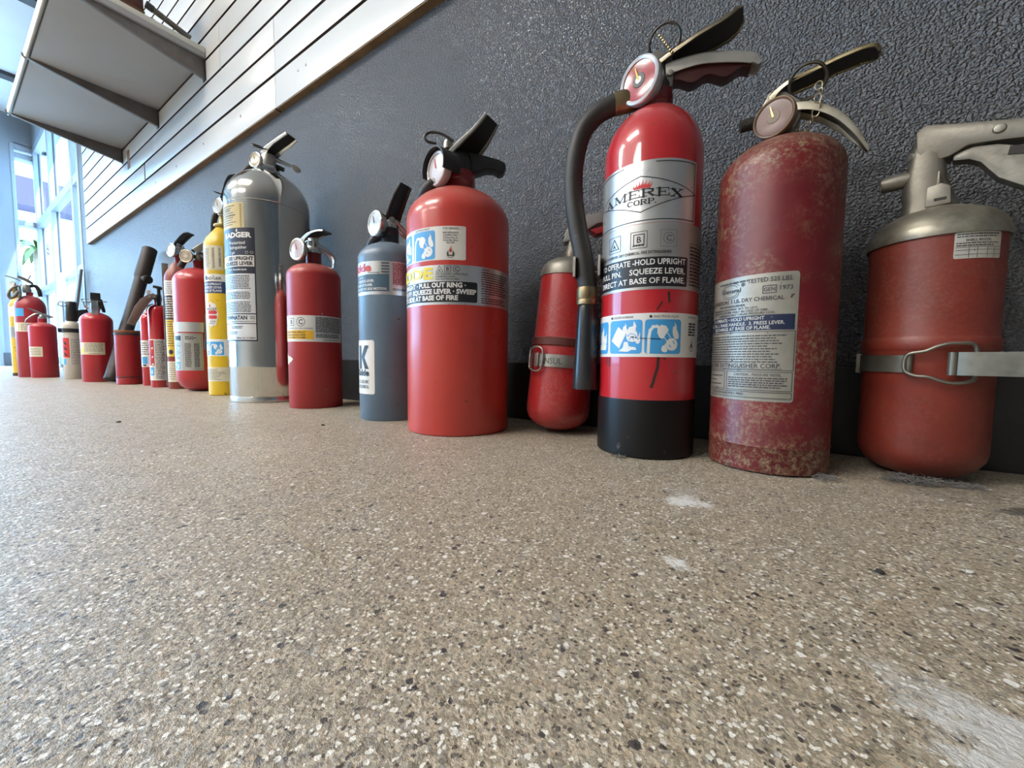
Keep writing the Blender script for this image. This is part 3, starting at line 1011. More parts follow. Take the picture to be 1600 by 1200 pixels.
def abc(g, r, t, z, h, which, w=0.4, box=True):
    k = math.radians(1) * r
    if which == 'A':
        g.wl(r, [(t - 0.58 * h / k, z - 0.5 * h), (t + 0.58 * h / k, z - 0.5 * h), (t, z + 0.5 * h)], w, True)
        g.text('A', r, t, z - 0.40 * h, 0.38 * h, 'C')
    elif which == 'B':
        g.wrect(r, t - 0.5 * h / k, t + 0.5 * h / k, z - 0.5 * h, z + 0.5 * h, w)
        g.text('B', r, t, z - 0.29 * h, 0.58 * h, 'C')
    else:
        g.wcirc(r, t, z, 0.52 * h, w)
        g.text('C', r, t, z - 0.28 * h, 0.56 * h, 'C')

def pj(path, d, k):
    """swing a lever drawn square-on back by slope k at distance d (mm), keeping its drawn length and height"""
    out = []
    for u, z in path:
        f = 1.0 / (1.0 - k * u / d)
        out.append((u * f, 110 + (z - 110) * f))
    return out

def lever(root, name, path, hw, depth, m, d, k, t=1.6, v0=0.0, darkener=None):
    P = pj(path, d, k)
    o = G().channel(P, hw, depth, t, v0, k).obj(name, m, root, smooth=50)
    if darkener:  # added dark plate inside the channel, darkens the lever's underside
        n = len(P)
        W = hw if isinstance(hw, (list, tuple)) else [hw] * n
        G().sweep(P, [[(-w + t + 0.2, -t - 1.2), (-w + t + 0.2, -t - 0.2), (w - t - 0.2, -t - 0.2), (w - t - 0.2, -t - 1.2)] for w in W], v0, k).obj('underside_darkener', darkener, o, smooth=50)
    return o

# ---- slab letters drawn stroke by stroke for the big emblem
SLAB = {
    'A': [((0.16, 0.04), (0.50, 0.96), .10), ((0.46, 0.96), (0.86, 0.04), .24), ((0.28, 0.34), (0.72, 0.34), .09), ((0.0, 0.04), (0.36, 0.04), .09), ((0.60, 0.04), (1.08, 0.04), .09)],
    'M': [((0.14, 0.04), (0.14, 0.96), .10), ((0.18, 0.92), (0.56, 0.10), .22), ((0.56, 0.10), (0.94, 0.92), .10), ((1.0, 0.04), (1.0, 0.96), .22), ((0.0, 0.04), (0.32, 0.04), .09), ((0.82, 0.04), (1.2, 0.04), .09), ((0.0, 0.96), (0.26, 0.96), .09), ((0.94, 0.96), (1.2, 0.96), .09)],
    'E': [((0.20, 0.04), (0.20, 0.96), .24), ((0.0, 0.04), (0.92, 0.04), .09), ((0.0, 0.96), (0.88, 0.96), .09), ((0.2, 0.5), (0.62, 0.5), .09), ((0.90, 0.06), (0.90, 0.30), .09), ((0.86, 0.94), (0.86, 0.72), .09), ((0.62, 0.38), (0.62, 0.62), .08)],
    'R': [((0.20, 0.04), (0.20, 0.96), .24), ((0.0, 0.96), (0.62, 0.96), .09), ((0.62, 0.94), (0.84, 0.82), .13), ((0.86, 0.82), (0.84, 0.62), .20), ((0.82, 0.60), (0.60, 0.50), .13), ((0.2, 0.5), (0.62, 0.5), .09), ((0.56, 0.48), (0.86, 0.06), .20), ((0.0, 0.04), (0.42, 0.04), .09), ((0.80, 0.04), (1.08, 0.04), .09)],
    'X': [((0.18, 0.94), (0.82, 0.06), .24), ((0.84, 0.94), (0.16, 0.06), .10), ((0.0, 0.04), (0.36, 0.04), .09), ((0.62, 0.04), (1.06, 0.04), .09), ((0.0, 0.96), (0.40, 0.96), .09), ((0.66, 0.96), (1.0, 0.96), .09)],
    'C': [((0.86, 0.74), (0.66, 0.95), .10), ((0.66, 0.95), (0.36, 0.93), .12), ((0.36, 0.93), (0.16, 0.70), .20), ((0.14, 0.70), (0.14, 0.30), .24), ((0.16, 0.30), (0.36, 0.07), .20), ((0.36, 0.07), (0.68, 0.05), .12), ((0.68, 0.05), (0.90, 0.26), .10), ((0.88, 0.66), (0.88, 0.98), .08)],
    'O': [((0.50, 0.96), (0.24, 0.88), .13), ((0.24, 0.88), (0.13, 0.60), .22), ((0.13, 0.60), (0.15, 0.32), .22), ((0.15, 0.32), (0.30, 0.08), .18), ((0.30, 0.08), (0.60, 0.04), .12), ((0.60, 0.04), (0.82, 0.16), .16), ((0.82, 0.16), (0.90, 0.45), .22), ((0.90, 0.45), (0.85, 0.74), .22), ((0.85, 0.74), (0.72, 0.92), .16), ((0.72, 0.92), (0.50, 0.96), .12)],
    'P': [((0.20, 0.04), (0.20, 0.96), .24), ((0.0, 0.96), (0.62, 0.96), .09), ((0.62, 0.94), (0.84, 0.82), .13), ((0.86, 0.82), (0.84, 0.60), .20), ((0.82, 0.58), (0.60, 0.46), .13), ((0.2, 0.46), (0.62, 0.46), .09), ((0.0, 0.04), (0.44, 0.04), .09)],
    '.': [((0.10, 0.08), (0.18, 0.08), .16)],
}
SLABW = {'A': 1.12, 'M': 1.26, 'E': 1.0, 'R': 1.12, 'X': 1.1, 'C': 1.02, 'O': 1.06, 'P': 1.0, '.': 0.3}

def slab_text(g, txt, r, tc, z, h, sx=1.0, bow=None):
    k = math.radians(1) * r
    W = sum(SLABW[c] for c in txt) * h * sx
    x = -W / 2
    for c in txt:
        mid = x + SLABW[c] * h * sx / 2
        b = bow(mid) if bow else 0.0
        for (a0, b0), (a1, b1), w in SLAB[c]:
            g.wl(r, [(tc + (x + a0 * h * sx) / k, z + b + b0 * h), (tc + (x + a1 * h * sx) / k, z + b + b1 * h)], w * h * (1.25 if w < .12 else 1.3))
        x += SLABW[c] * h * sx

# =================================================================== 1. red one with the black boot and long hose
def amerex():
    R = 55.8
    o = ext(-0.129, 0.490, 'bright red extinguisher with black boot, long black hose and a flame diamond emblem')
    red = mat('amerex_red', (0.47, 0.013, 0.020), 0.30, coat=0.7, coatr=0.05, var=0.12, vscale=9, wear=0.14, wcol=(0.13, 0.075, 0.035), wscale=26, spots=0.2, spcol=(0.08, 0.03, 0.02), spscale=120, dust=0.25, dcol=(0.5, 0.35, 0.3))
    G().lathe([(0, 60), (R, 60), (R, 345)] + arc(0, 345, R, 62, 4, 66, 12) + [(22, 402)], 72).obj('cylinder', red, o)
    G().lathe([(0, 0.3), (R - 1, 0.3), (R + 0.8, 2), (R + 0.9, 64), (R + 0.5, 66.7), (R - 1, 66.7)], 72).obj('boot', mat('black_boot', (0.0055, 0.005, 0.005), 0.42, spec=0.3, rvar=0.12, vscale=16, wear=0.16, wcol=(0.09, 0.08, 0.07), wscale=40, dust=0.3), o)
    neck = mat('amerex_neck', (0.16, 0.008, 0.014), 0.28, coat=0.4)
    G().lathe([(23, 400), (21, 402), (20.5, 408), (19.5, 409), (20.5, 410), (20.8, 416), (20, 417.5), (20.3, 419), (19.5, 424), (0, 424)], 40).obj('neck_ring', neck, o)
    M_VB = mat('dark_valve', (0.06, 0.058, 0.056), 0.35, metal=0.6)
    G().lathe([(16, 423), (16.5, 430), (14, 436), (13, 452), (10, 458), (0, 459)], 20, (2, 0, 0)).obj('valve_body', M_VB, o, bev=0.6)
    G().plate([(-13, 426), (19, 426), (21, 446), (16, 462), (2, 470), (-8, 462), (-14, 446)], -9, 9).obj('valve_block', mat('valve_grey', (0.22, 0.21, 0.20), 0.38, metal=0.7), o, bev=1.5)
    gf = mat('amerex_dial', (0.40, 0.022, 0.035), 0.18, coat=1.0, var=0.55, vscale=55)
    gauge(o, (-17, -26, 428), (-0.52, -0.85, -0.06), 24.5, gf, mat('gauge_rim_white', (0.60, 0.61, 0.64), 0.28, metal=0.6), mat('dial_hub', (0.03, 0.03, 0.035), 0.3), M_AMBER, d=0.75, label='round gauge with red dial and pale rim', cen=M_LABEL)
    lever(o, 'squeeze_lever', [(-6, 454), (14, 463), (43, 474), (62, 480), (74, 485), (83, 491), (88, 496)], [10, 14, 17, 18, 18, 17, 11], [8, 7, 5.5, 5, 5, 4.5, 4], M_LEVER_AM, 506, -0.22, v0=2, darkener=M_DKMETAL)
    hd = G().channel([(6, 452), (24, 455), (50, 456), (80, 452), (102, 446), (110, 437)], [10, 11, 12, 12, 11, 9], [14, 14, 13, 13, 12, 6], 1.6, v0=0, k=0.05).obj('carry_handle', mat('handle_satin', (0.52, 0.50, 0.46), 0.40, metal=0.35, var=0.2, vscale=30), o, smooth=50)
    g = G()
    top = [(12, 447)] + [(12 + 5 * i, 449 - 0.0 * i) for i in range(1, 18)] + [(99, 440)]
    low = [(99 - 4.6 * i, 430.5 + 3.2 * math.sin(i * 0.85) + (1.5 if i < 3 else 0)) for i in range(0, 18)] + [(14, 433)]
    g.plate(top + low, -7.5, 9.5, k=0.05).obj('grip', mat('oxblood_grip', (0.055, 0.012, 0.012), 0.42), hd, bev=0.8)
    G().lathe([(0, 2.4), (3.2, 1.8), (4, 0)], 14, (16, -9.6, 440), (0, -1, 0)).obj('pivot_pin', M_STEEL, o)
    G().ring((8.6, -15, 472), (-0.25, -0.95, -0.25), 17, 1.5).obj('pull_ring', M_DKMETAL, o)
    g = G()
    for i in range(8):
        g.lathe([(0, -1.5), (1.2, -0.9), (1.5, 0), (1.2, 0.9), (0, 1.5)], 8, (3 + 2.0 * i, -17, 478 - 3.0 * i))
    g.obj('seal_chain', M_BRASS, o)
    # hose
    hp = [(-14, -6, 421), (-27, -8, 419), (-40, -10, 418), (-64, -12, 409), (-82, -13, 390), (-91, -14, 356), (-92, -14, 317), (-86, -15, 276), (-77, -16, 235), (-72, -16, 199)]
    hz = G().tube(hp[2:], 11.6, 18, smooth=8).obj('hose', M_RUBBER, o)
    f1 = [Vector(hp[0]), Vector(hp[1]), Vector(hp[2]) + Vector((-5, -0.5, -1))]
    G().tube(f1, [10.5, 12.6, 12.8], 18).obj('hose_coupling', M_BRASSD, o)
    g = G()
    g.lathe([(10, 178), (12.6, 179), (12.9, 184), (12.4, 185), (12.9, 186), (12.9, 197), (12.2, 200), (10, 200)], 24, (-72, -16, 0))
    g.obj('hose_ferrule', M_BRASSD, o)
    G().lathe([(10.8, 74), (15.8, 74), (16.2, 76), (15.2, 95), (12.6, 150), (11.3, 174), (10.2, 179), (8, 179), (9, 150), (13.2, 80), (10.8, 76)], 28, (-72, -16, 0)).obj('nozzle', mat('black_horn', (0.016, 0.016, 0.018), 0.26), o)
    g = G().tube([(-50, -14, 222), (-58, -2, 222), (-72, 2, 222), (-86, -6, 222)], 1.6, 8, smooth=4)
    g.plate([(-88, 212), (-85, 212), (-85, 236), (-88, 236)], -30, -12)
    g.plate([(-58, 212), (-55.5, 212), (-55.5, 236), (-58, 236)], -30, -8)
    g.obj('hose_clip', M_STEEL, o)
    # foil emblem panel
    p1 = G().patch(R, -82, 54, 259, 325, 2.0).obj('emblem_panel', M_SILVER, o)
    r = R + 0.55
    g = G()
    g.wl(r, [(-78, 322), (-32, 322)], 0.9)
    g.wl(r, [(4, 322), (51, 322), (51, 262), (-80, 262)], 0.9)
    # curved diamond
    up = []
    for i in range(27):
        f = i / 26
        t = -77 + 130 * f
        up.append((t, 289.5 + 19.5 * max(0.0, 1 - abs(t + 12) / 65.0) ** 0.82))
    lo = [(-77, 289.5), (-55, 284.5), (-33, 278.5), (-11, 271), (10, 278), (31, 284.5), (51, 289.5)]
    g.wl(r, up, 0.9)
    g.wl(r, lo, 0.9)
    slab_text(g, 'AMEREX', r, -12.5, 286.4, 8.2, 1.76, bow=lambda x: 0.6 - 0.0012 * x * x)
    slab_text(g, 'CORP.', r, -10.5, 279.2, 5.2, 1.35)
    g.obj('emblem_lettering', M_INK, p1)
    g = G()
    for dx, h, w, ln in ((-11, 6.0, 3.4, -0.5), (-7, 7.5, 3.4, -0.3), (-3, 9, 3.4, -0.12), (1, 10, 3.4, 0.02), (5, 9, 3.4, 0.16), (9, 7.5, 3.4, 0.34), (12.5, 6, 3.0, 0.5)):
        k = math.radians(1) * r
        g.wp(r, flame(-10.8 + dx * 0.62 / k, 295.6, h, w, r, ln))
    g.obj('emblem_flame', M_REDINK, p1)
    # instruction panel
    p2 = G().patch(R, -88, 88, 188, 258.6, 0).obj('instruction_panel', M_SILVER2, o)
    g = G()
    for c, t, s in (('A', -43, 0), ('B', -12, 0)):
        g.wrect(r, t - 9, t + 9, 233, 250.5, 0.5)
        abc(g, r, t, 242, 11 if c == 'B' else 11.5, c, 0.9)
    g.dashes(r, -19, -5, 234, 237, 1, 1.0, 3)
    g.text('5 LB. MULTI-PURPOSE DRY CHEMICAL FIRE EXTINGUISHER', r, -72, 226.2, 3.0, 'L', 0.82)
    g.obj('instruction_lettering', M_INK, p2)
    g = G().dashes(r, 48, 84, 192, 236, 12, 1.6, 12, 0.1)
    g.wrect(r, 47, 85, 226, 238, 0.4)
    g.obj('small_print', M_INK, p2, kind='stuff')
    g = G()
    g.wrect(r, 11, 29, 233, 250.5, 0.35)
    abc(g, r, 20, 242, 11, 'C', 0.5)
    g.obj('worn_symbol', M_INKG, p2)
    bp = G().patch(R + 0.28, -84, 44, 191, 222.5, 1.5).obj('black_block', mat('label_black', (0.013, 0.013, 0.016), 0.36, wear=0.2, wcol=(0.5, 0.5, 0.49), wscale=55), p2)
    g = G()
    rr = R + 0.85
    for s, z in (('TO OPERATE -HOLD UPRIGHT', 214.4), ('PULL PIN.    SQUEEZE LEVER.', 204.4), ('DIRECT AT BASE OF FLAME.', 194.4)):
        W = sum(FONT[1][c][2] for c in s) / CAPH * 5.9
        g.text(s, rr, -67, z, 5.9, 'L', 108 * math.radians(1) * rr / W)
    g.obj('white_lettering', M_WHITEINK, p2)
    # pictogram sticker
    st = G().patch(R, -88, 86, 114.5, 162.5, 0).obj('pictogram_sticker', M_LABEL, o)
    gb = G()
    for a, b in ((-86, -50), (-46, -5), (-2.5, 38.5)):
        gb.patch(R + 0.26, a, b, 118, 155.5, 3.5, 0.12)
    gw, g2 = G(), G()
    icon_paper(r, -84, -51, 119, 155, gw, g2)
    icon_liquid(r, -44, -7, 119, 155, gw, g2)
    icon_plug(r, 0, 37, 119, 155, gw, g2)
    gb.v += []
    b_ = gb.obj('blue_square', M_BLUEINK, st)
    gw.obj('pictogram', M_WHITEINK, st)
    g2.obj('pictogram_mark', M_BLUEINK, st)
    g = G()
    g.text('LIQUIDS & GREASE', r, -41, 157.6, 2.3, 'L', 0.9, False)
    g.text('ELECTRICAL EQUIP', r, 7, 157.6, 2.3, 'L', 0.95, False)
    g.text('FOR SERVICE', r, 49, 157.6, 2.2, 'L', 0.9, False)
    g.wdisc(r, -43.5, 158.7, 1.5)
    g.wdisc(r, 3.5, 158.7, 1.5)
    g.dashes(r, 50, 66, 138, 153, 5, 2.0, 5, 0.1)
    g.wcirc(r, 57, 125, 3.6, 0.7)
    g.wp(r, flame(57, 124, 12, 3.0, r))
    g.wl(r, [(-20, 137.5), (-8, 135)], 1.6)
    g.wl(r, [(-8, 135), (14, 134)], 0.9)
    g.obj('sticker_lettering', M_INK, st)
    g = G()
    g.wl(R + 0.15, [(13, 113), (12.5, 103), (10, 94), (8, 86), (6.5, 82)], 3.0)
    g.wdisc(R + 0.17, 6.5, 82, 1.9)
    g.wl(R + 0.15, [(-52, 113), (-52.5, 106)], 1.8)
    g.wl(R + 0.15, [(-47, 113), (-47, 104)], 2.0)
    g.wl(R + 0.15, [(22, 184), (23, 175)], 2.6)
    g.wl(R + 0.15, [(10, 166), (15, 174)], 1.6)
    g.wl(R + 0.15, [(-66, 182), (-64, 170)], 1.2)
    g.obj('paint_chips', mat('paint_chip_brown', (0.035, 0.018, 0.012), 0.6, var=0.4, vscale=60), o)
amerex()

# =================================================================== 2. dark red weathered one with brass lever
def general():
    R = 54.8
    o = ext(-0.002, 0.500, 'dark weathered red extinguisher with brass lever, copper gauge and a large worn label')
    red = mat('general_red', (0.155, 0.007, 0.011), 0.46, coat=0.08, coatr=0.25, var=0.45, vscale=9, fleck=1.0, fcol=(0.27, 0.21, 0.12), fscale=210, fzones=((0.315, 0.045), (0.012, 0.03)), wear=0.35, wcol=(0.07, 0.035, 0.022), wscale=14, wdetail=12, dust=0.6, dcol=(0.15, 0.085, 0.055), rvar=0.15)
    G().lathe([(0, 0.3), (50, 0.3), (R - 0.6, 2), (R, 8), (R, 26), (R + 0.6, 27), (R, 28.5), (R, 300)] + arc(0, 300, R, 38, 4, 74, 12) + [(10, 338.5), (0, 338.5)], 72).obj('cylinder', red, o)
    G().lathe([(14, 336), (14, 342), (11, 344), (11, 366), (8, 370), (0, 370)], 24, (-2, 0, 0)).obj('valve_body', M_BRASSD, o)
    G().plate([(-12, 350), (10, 346), (16, 356), (14, 372), (2, 384), (-12, 388), (-18, 376)], -8, 8).obj('valve_block', M_CASTL, o, bev=1.5)
    gauge(o, (-7, -24, 353), (-0.36, -0.93, 0.0), 18.5, mat('copper_dial', (0.135, 0.052, 0.030), 0.40, coat=0.15, var=0.35, vscale=60), mat('copper_rim', (0.30, 0.20, 0.14), 0.35, metal=0.8), mat('dial_tan', (0.17, 0.115, 0.07), 0.5), M_BRASS, d=0.8, fr=0.88, label='round gauge with tarnished copper dial')
    brs = mat('brassy_lever', (0.58, 0.47, 0.27), 0.27, metal=0.9, var=0.45, vscale=25, rvar=0.1)
    lever(o, 'squeeze_lever', [(-16, 378), (-9, 387), (4, 393), (22, 396), (42, 400), (60, 402), (70, 401), (74, 398)], [8, 11, 13, 13, 13, 13, 12, 7], [8, 7, 5, 4.5, 4, 4, 4, 3.5], brs, 500, -0.1, darkener=M_DKMETAL)
    lever(o, 'carry_handle', [(2, 371), (16, 370), (32, 362), (48, 348), (61, 329), (70, 311)], [8, 10, 12, 12, 10, 3], [9, 9, 8, 7, 5, 2], mat('bone_lever', (0.47, 0.43, 0.34), 0.42, metal=0.35, var=0.4, vscale=40), 500, -0.05, darkener=M_DKMETAL)
    G().ring((19, -13, 384), (-0.2, -0.75, -0.65), 15, 1.6).obj('pull_ring', mat('dark_ring', (0.10, 0.09, 0.075), 0.3, metal=0.9), o)
    g = G()
    pts = [(28, -15, 376), (30, -14, 371), (28, -14, 365), (29, -13, 359), (27, -12, 353), (24, -12, 347), (20, -11, 342), (13, -12, 341), (6, -13, 341)]
    for i, p in enumerate(pts):
        g.ring(p, (1, 0.3, 0.2) if i % 2 else (0.2, 1, 0.1), 2.9, 0.6, 12, 1.3)
    g.obj('chain', mat('chain_metal', (0.32, 0.27, 0.18), 0.35, metal=0.9), o)
    G().tube([(-12, -2, 362), (-24, -6, 362), (-37, -9, 360.5)], 6.2, 14).obj('hose_stub', M_RUBBER, o)
    lab = mat('aged_foil_label', (0.38, 0.355, 0.30), 0.42, metal=0.35, var=0.25, vscale=25, wear=0.2, wcol=(0.24, 0.21, 0.165), wscale=60, spots=0.3, spcol=(0.06, 0.05, 0.04), spscale=220)
    p = G().patch(R, -92, 21.5, 72, 195, 3.0).obj('instruction_label', lab, o)
    r = R + 0.55
    ink = mat('worn_ink', (0.045, 0.045, 0.05), 0.5)
    g = G()
    g.text('TESTED 525 LBS.', r, 16.3, 187.0, 3.9, 'R', 0.92)
    g.dashes(r, -58, -22, 188, 192, 1, 1.6, 4, 0.0)
    g.text('1973', r, 16.5, 178.5, 4.0, 'R', 1.0)
    g.wrect(r, -8.5, 2.5, 176, 183, 0.7)
    g.text('GEN', r, -3, 177.8, 3.4, 'C', 0.95)
    for f_ in (1.0, 0.78):
        g.wl(r, [(-41 + x * f_, 182 + z * f_) for x, z in ((10, 4), (7, 6.5), (0, 8), (-8, 6.5), (-12, 2.5), (-12, -2.5), (-8, -6.5), (0, -8), (8, -6.5), (10, -3), (10, -0.5), (4, -0.5))], 0.5)
    g.text('General', r, -41, 180.0, 4.2, 'C', 1.2)
    g.text('\u00ae', r, -27, 185, 3.6, 'C')
    g.text('HIGH PRESSURE 5 LB. DRY CHEMICAL', r, 9.5, 169.3, 3.7, 'R', 0.95)
    g.text('FIRE EXTINGUISHER', r, -24, 165.3, 2.3, 'R', 1.05)
    g.text('TEMPERATURE RANGE FROM -40\u00b0F. TO 120\u00b0F.', r, -12, 162.3, 1.9, 'R', 1.0)
    g.text('USE EXTINGUISHER ONLY IN CASE OF FIRE.', r, -3, 159.4, 2.1, 'R', 1.05)
    g.text('TAMPERING MAY CAUSE PRESSURE LOSS.', r, 3, 156.5, 2.1, 'R', 1.05)
    g.dashes(r, -85, 18, 109, 137, 11, 1.05, 8, 0.2)
    g.text('GENERAL FIRE EXTINGUISHER CORP.', r, 10, 104.3, 4.2, 'R', 0.98)
    g.wl(r, [(-48, 103.2), (10, 103.2)], 0.4)
    g.wl(r, [(-90, 139.6), (20, 139.6), (20, 102.3), (-90, 102.3)], 0.55)
    g.wrect(r, -41, 19.5, 82.5, 100.5, 0.55)
    g.text('CAUTION - PRESSURE VESSEL', r, -11, 96.6, 2.3, 'C', 0.95)
    g.dashes(r, -39, 17, 84.5, 95.5, 5, 1.1, 18, 0.15)
    g.wl(r, [(-88, 100.5), (-44, 100.5), (-44, 82.5), (-88, 82.5)], 0.55)
    g.dashes(r, -84, -46, 85, 98, 3, 1.0, 28, 0.3)
    g.wl(r, [(-90, 80.8), (19.5, 80.8), (19.5, 75.2), (-90, 75.2)], 0.55)
    g.text('FOR USE ON CLASS B & C FIRES', r, -22, 77.2, 2.2, 'R', 0.95)
    g.obj('lettering', ink, p)
    G().patch(R + 0.27, -91, 19.3, 141, 156.4 - 0.8, 0.8, 0.15).obj('blue_block', mat('faded_navy', (0.012, 0.020, 0.055), 0.45, wear=0.15, wcol=(0.35, 0.33, 0.3), wscale=50), p)
    g = G()
    rr = R + 0.6
    g.text('TO OPERATE \u2022 HOLD UPRIGHT', rr, -6, 151.2, 3.2, 'R', 0.95)
    g.text('PULL PIN. 2. RAISE HANDLE.  3. PRESS LEVER.', rr, 11, 146.4, 3.2, 'R', 0.95)
    g.text('DISCHARGE AT BASE OF FLAME.', rr, -0.5, 142.0, 3.2, 'R', 0.95)
    g.obj('white_lettering', mat('aged_white_ink', (0.5, 0.5, 0.47), 0.5), p)
general()

# =================================================================== 3. cartridge type with strap and latch, far right
def cartridge_right():
    R = 46.1
    o = ext(0.1256, 0.5456, 'brownish red cartridge extinguisher with cast grey pistol handle and wire latch strap')
    red = mat('cartridge_red', (0.215, 0.030, 0.018), 0.44, var=0.45, vscale=11, fleck=0.4, fcol=(0.22, 0.11, 0.07), fscale=300, fzones=((0.19, 0.07),), wear=0.3, wcol=(0.16, 0.05, 0.03), wscale=20, wdetail=10, dust=0.6, dcol=(0.22, 0.11, 0.07), rvar=0.14)
    G().lathe([(0, 0.4), (16, 0.8), (30, 5), (39, 12), (44, 20), (45.5, 26), (R - 0.4, 32), (R - 0.4, 121), (R + 0.8, 123), (R + 1.7, 124.5), (R + 1.7, 132), (R + 0.6, 134), (R, 136), (R, 226), (0, 226)], 72).obj('cylinder', red, o)
    G().lathe([(R + 0.3, 224), (R + 2.0, 224), (R + 2.4, 227), (R + 1.6, 233)] + arc(0, 231, R + 1, 28, 8, 66, 8) + [(17, 259), (0, 259)], 72).obj('cap', mat('cap_casting', (0.38, 0.35, 0.28), 0.42, metal=0.65, var=0.5, vscale=40, fleck=0.6, fcol=(0.12, 0.10, 0.07), fscale=220, bump=0.1, bscale=200, dust=0.45, dcol=(0.36, 0.3, 0.2)), o)
    g = G()
    # valve tower: flared column
    cols = [(246, -26, 19, 19), (258, -25, 16, 17.5), (266, -24, 13, 16), (276, -25, 9, 14.5), (288, -24, 6, 13), (300, -22.5, 4.5, 12), (314, -20.5, 4, 11), (328, -18, 5, 10), (334, -15, 8, 9)]
    vs, fs = [], []
    ns = 20
    for z, a, b, w in cols:
        for i in range(ns):
            t = 2 * PI * i / ns
            cx, cy = math.cos(t), math.sin(t)
            cx = math.copysign(abs(cx) ** 0.6, cx)
            cy = math.copysign(abs(cy) ** 0.6, cy)
            vs.append(((a + b) / 2 + (b - a) / 2 * cx, w * cy, z))
    for j in range(len(cols) - 1):
        for i in range(ns):
            q = (i + 1) % ns
            fs.append((j * ns + i, j * ns + q, (j + 1) * ns + q, (j + 1) * ns + i))
    fs.append(tuple((len(cols) - 1) * ns + i for i in range(ns)))
    g.add(vs, fs).obj('valve_tower', M_CAST, o)
    G().plate([(-17.5, 333), (-11, 338), (10, 331), (40, 322), (75, 313), (100, 305), (100, 292), (75, 299), (49, 303), (31, 307), (17, 309), (6, 303), (-4, 302), (-15, 304)], -11, 11).obj('handle_housing', M_CAST, o, bev=2.2)
    G().plate([(8, 305), (20, 308), (34, 305), (44, 300), (58, 297), (58, 282), (75, 262), (100, 238), (96, 232), (66, 252), (47, 266), (36, 275), (30, 284), (25, 292), (18, 297), (8, 299)], -7.5, 7.5).obj('trigger_lever', M_CASTL, o, bev=2.0)
    _ = G().plate([(40, 293), (56, 289), (56, 296), (41, 300)], -8.2, 8.2).obj('trigger_slot', mat('slot_dark', (0.02, 0.018, 0.015), 0.6), o)
    for u, z in ((34, 316), (-19, 312)):
        G().lathe([(0, 3), (3.4, 2.2), (4.6, 0)], 16, (u, -10.5 if u > 0 else -6, z), (0, -1, 0) if u > 0 else (-0.8, -0.6, 0)).obj('rivet', M_CASTL, o)
    G().lathe([(0, -2), (7.6, -2), (7.4, 16), (6.6, 18.5), (4.2, 18.5), (4.0, 10), (0, 10)], 24, (-22, -4, 292), (-1, -0.12, -0.06)).obj('outlet', M_CASTL, o)
    rb = G().plate([(-8, 258), (9, 258), (8, 274), (2, 278), (-7, 276)], -18.5, -12).obj('cast_boss', M_CASTL, o, bev=1.2)
    G().box(-2, 6, -18.9, -18.3, 262, 264.5).obj('boss_slot', MATS['slot_dark'], rb)
    G().plate([(-1, 278), (1, 278), (0.6, 290), (-0.6, 290)], -16, -12.5).obj('cast_rib', M_CASTL, o, bev=0.4)
    # strap and latch
    g = G()
    rs = R + 1.2
    pts = [(rs * math.sin(math.radians(t)), -rs * math.cos(math.radians(t))) for t in range(-12, -181, -8)]
    def strip(pl, z0, z1, th=1.0):
        gg = G()
        n = len(pl)
        vs, fs = [], []
        for i, (x, y) in enumerate(pl):
            a, b = pl[max(0, i - 1)], pl[min(n - 1, i + 1)]
            dx, dy = b[0] - a[0], b[1] - a[1]
            l = math.hypot(dx, dy) or 1
            nx, ny = -dy / l * th / 2, dx / l * th / 2
            for q in (1, -1):
                vs += [(x + nx * q, y + ny * q, z0), (x + nx * q, y + ny * q, z1)]
        for i in range(n - 1):
            p, q = 4 * i, 4 * i + 4
            fs += [(p, q, q + 1, p + 1), (p + 2, p + 3, q + 3, q + 2), (p, p + 2, q + 2, q), (p + 1, q + 1, q + 3, p + 3)]
        fs += [(0, 1, 3, 2), (4 * n - 4, 4 * n - 2, 4 * n - 1, 4 * n - 3)]
        return gg.add(vs, fs)
    M_STRAP = mat('strap_zinc', (0.20, 0.19, 0.155), 0.45, metal=0.75, var=0.4, vscale=45)
    st = strip(pts, 102, 118).obj('strap', M_STRAP, o)
    a = math.radians(-12)
    G().tube([(rs * math.sin(a) * 1.02, -rs * math.cos(a) * 1.02, 100.5), (rs * math.sin(a) * 1.02, -rs * math.cos(a) * 1.02, 119.5)], 2.8, 12).obj('strap_eye', M_STRAP, st)
    a = math.radians(-84)
    G().box(-4.5, 4.5, -2, 2, 100, 120).obj('strap_buckle', M_STRAP, st, bev=0.6).matrix_local = Matrix.Translation((0.001 * rs * math.sin(a) * 1.03, -0.001 * rs * math.cos(a) * 1.03, 0)) @ Matrix.Rotation(a, 4, 'Z')
    arm = [(16, -48), (20, -50.5), (30, -52), (50, -54), (80, -58), (115, -64)]
    am = strip(arm, 100.5, 120.5, 2.2).obj('strap_arm', M_STRAP, o)
    G().tube([(17, -50, 100.5), (17, -50, 120.5)], 3.2, 12).obj('arm_hinge', M_STRAP, am)
    w = []
    for u, z in ((-12.5, 115), (-9, 119.5), (0, 121.5), (7, 125.5), (14, 128), (22, 128.3), (28, 127.5), (30.5, 121), (30.5, 100), (28, 95.5), (19, 93.3), (11, 95), (3, 98.5), (-4, 99), (-9.5, 101.2), (-12.5, 105)):
        rr = R + 5.5
        w.append((u, -math.sqrt(max(1, rr * rr - u * u)), z))
    G().tube(w, 1.55, 10, closed=True, smooth=4).obj('latch_wire', mat('latch_wire', (0.26, 0.24, 0.20), 0.4, metal=0.8, var=0.3), o)
    p = G().patch(R, 15.5, 58, 201.5, 224, 1.5).obj('inspection_label', mat('aged_paper', (0.50, 0.48, 0.42), 0.6, var=0.2, vscale=40, spots=0.2), o)
    r = R + 0.55
    g = G()
    g.text('SHELL MODEL', r, 24, 216.0, 2.0, 'L', 1.0)
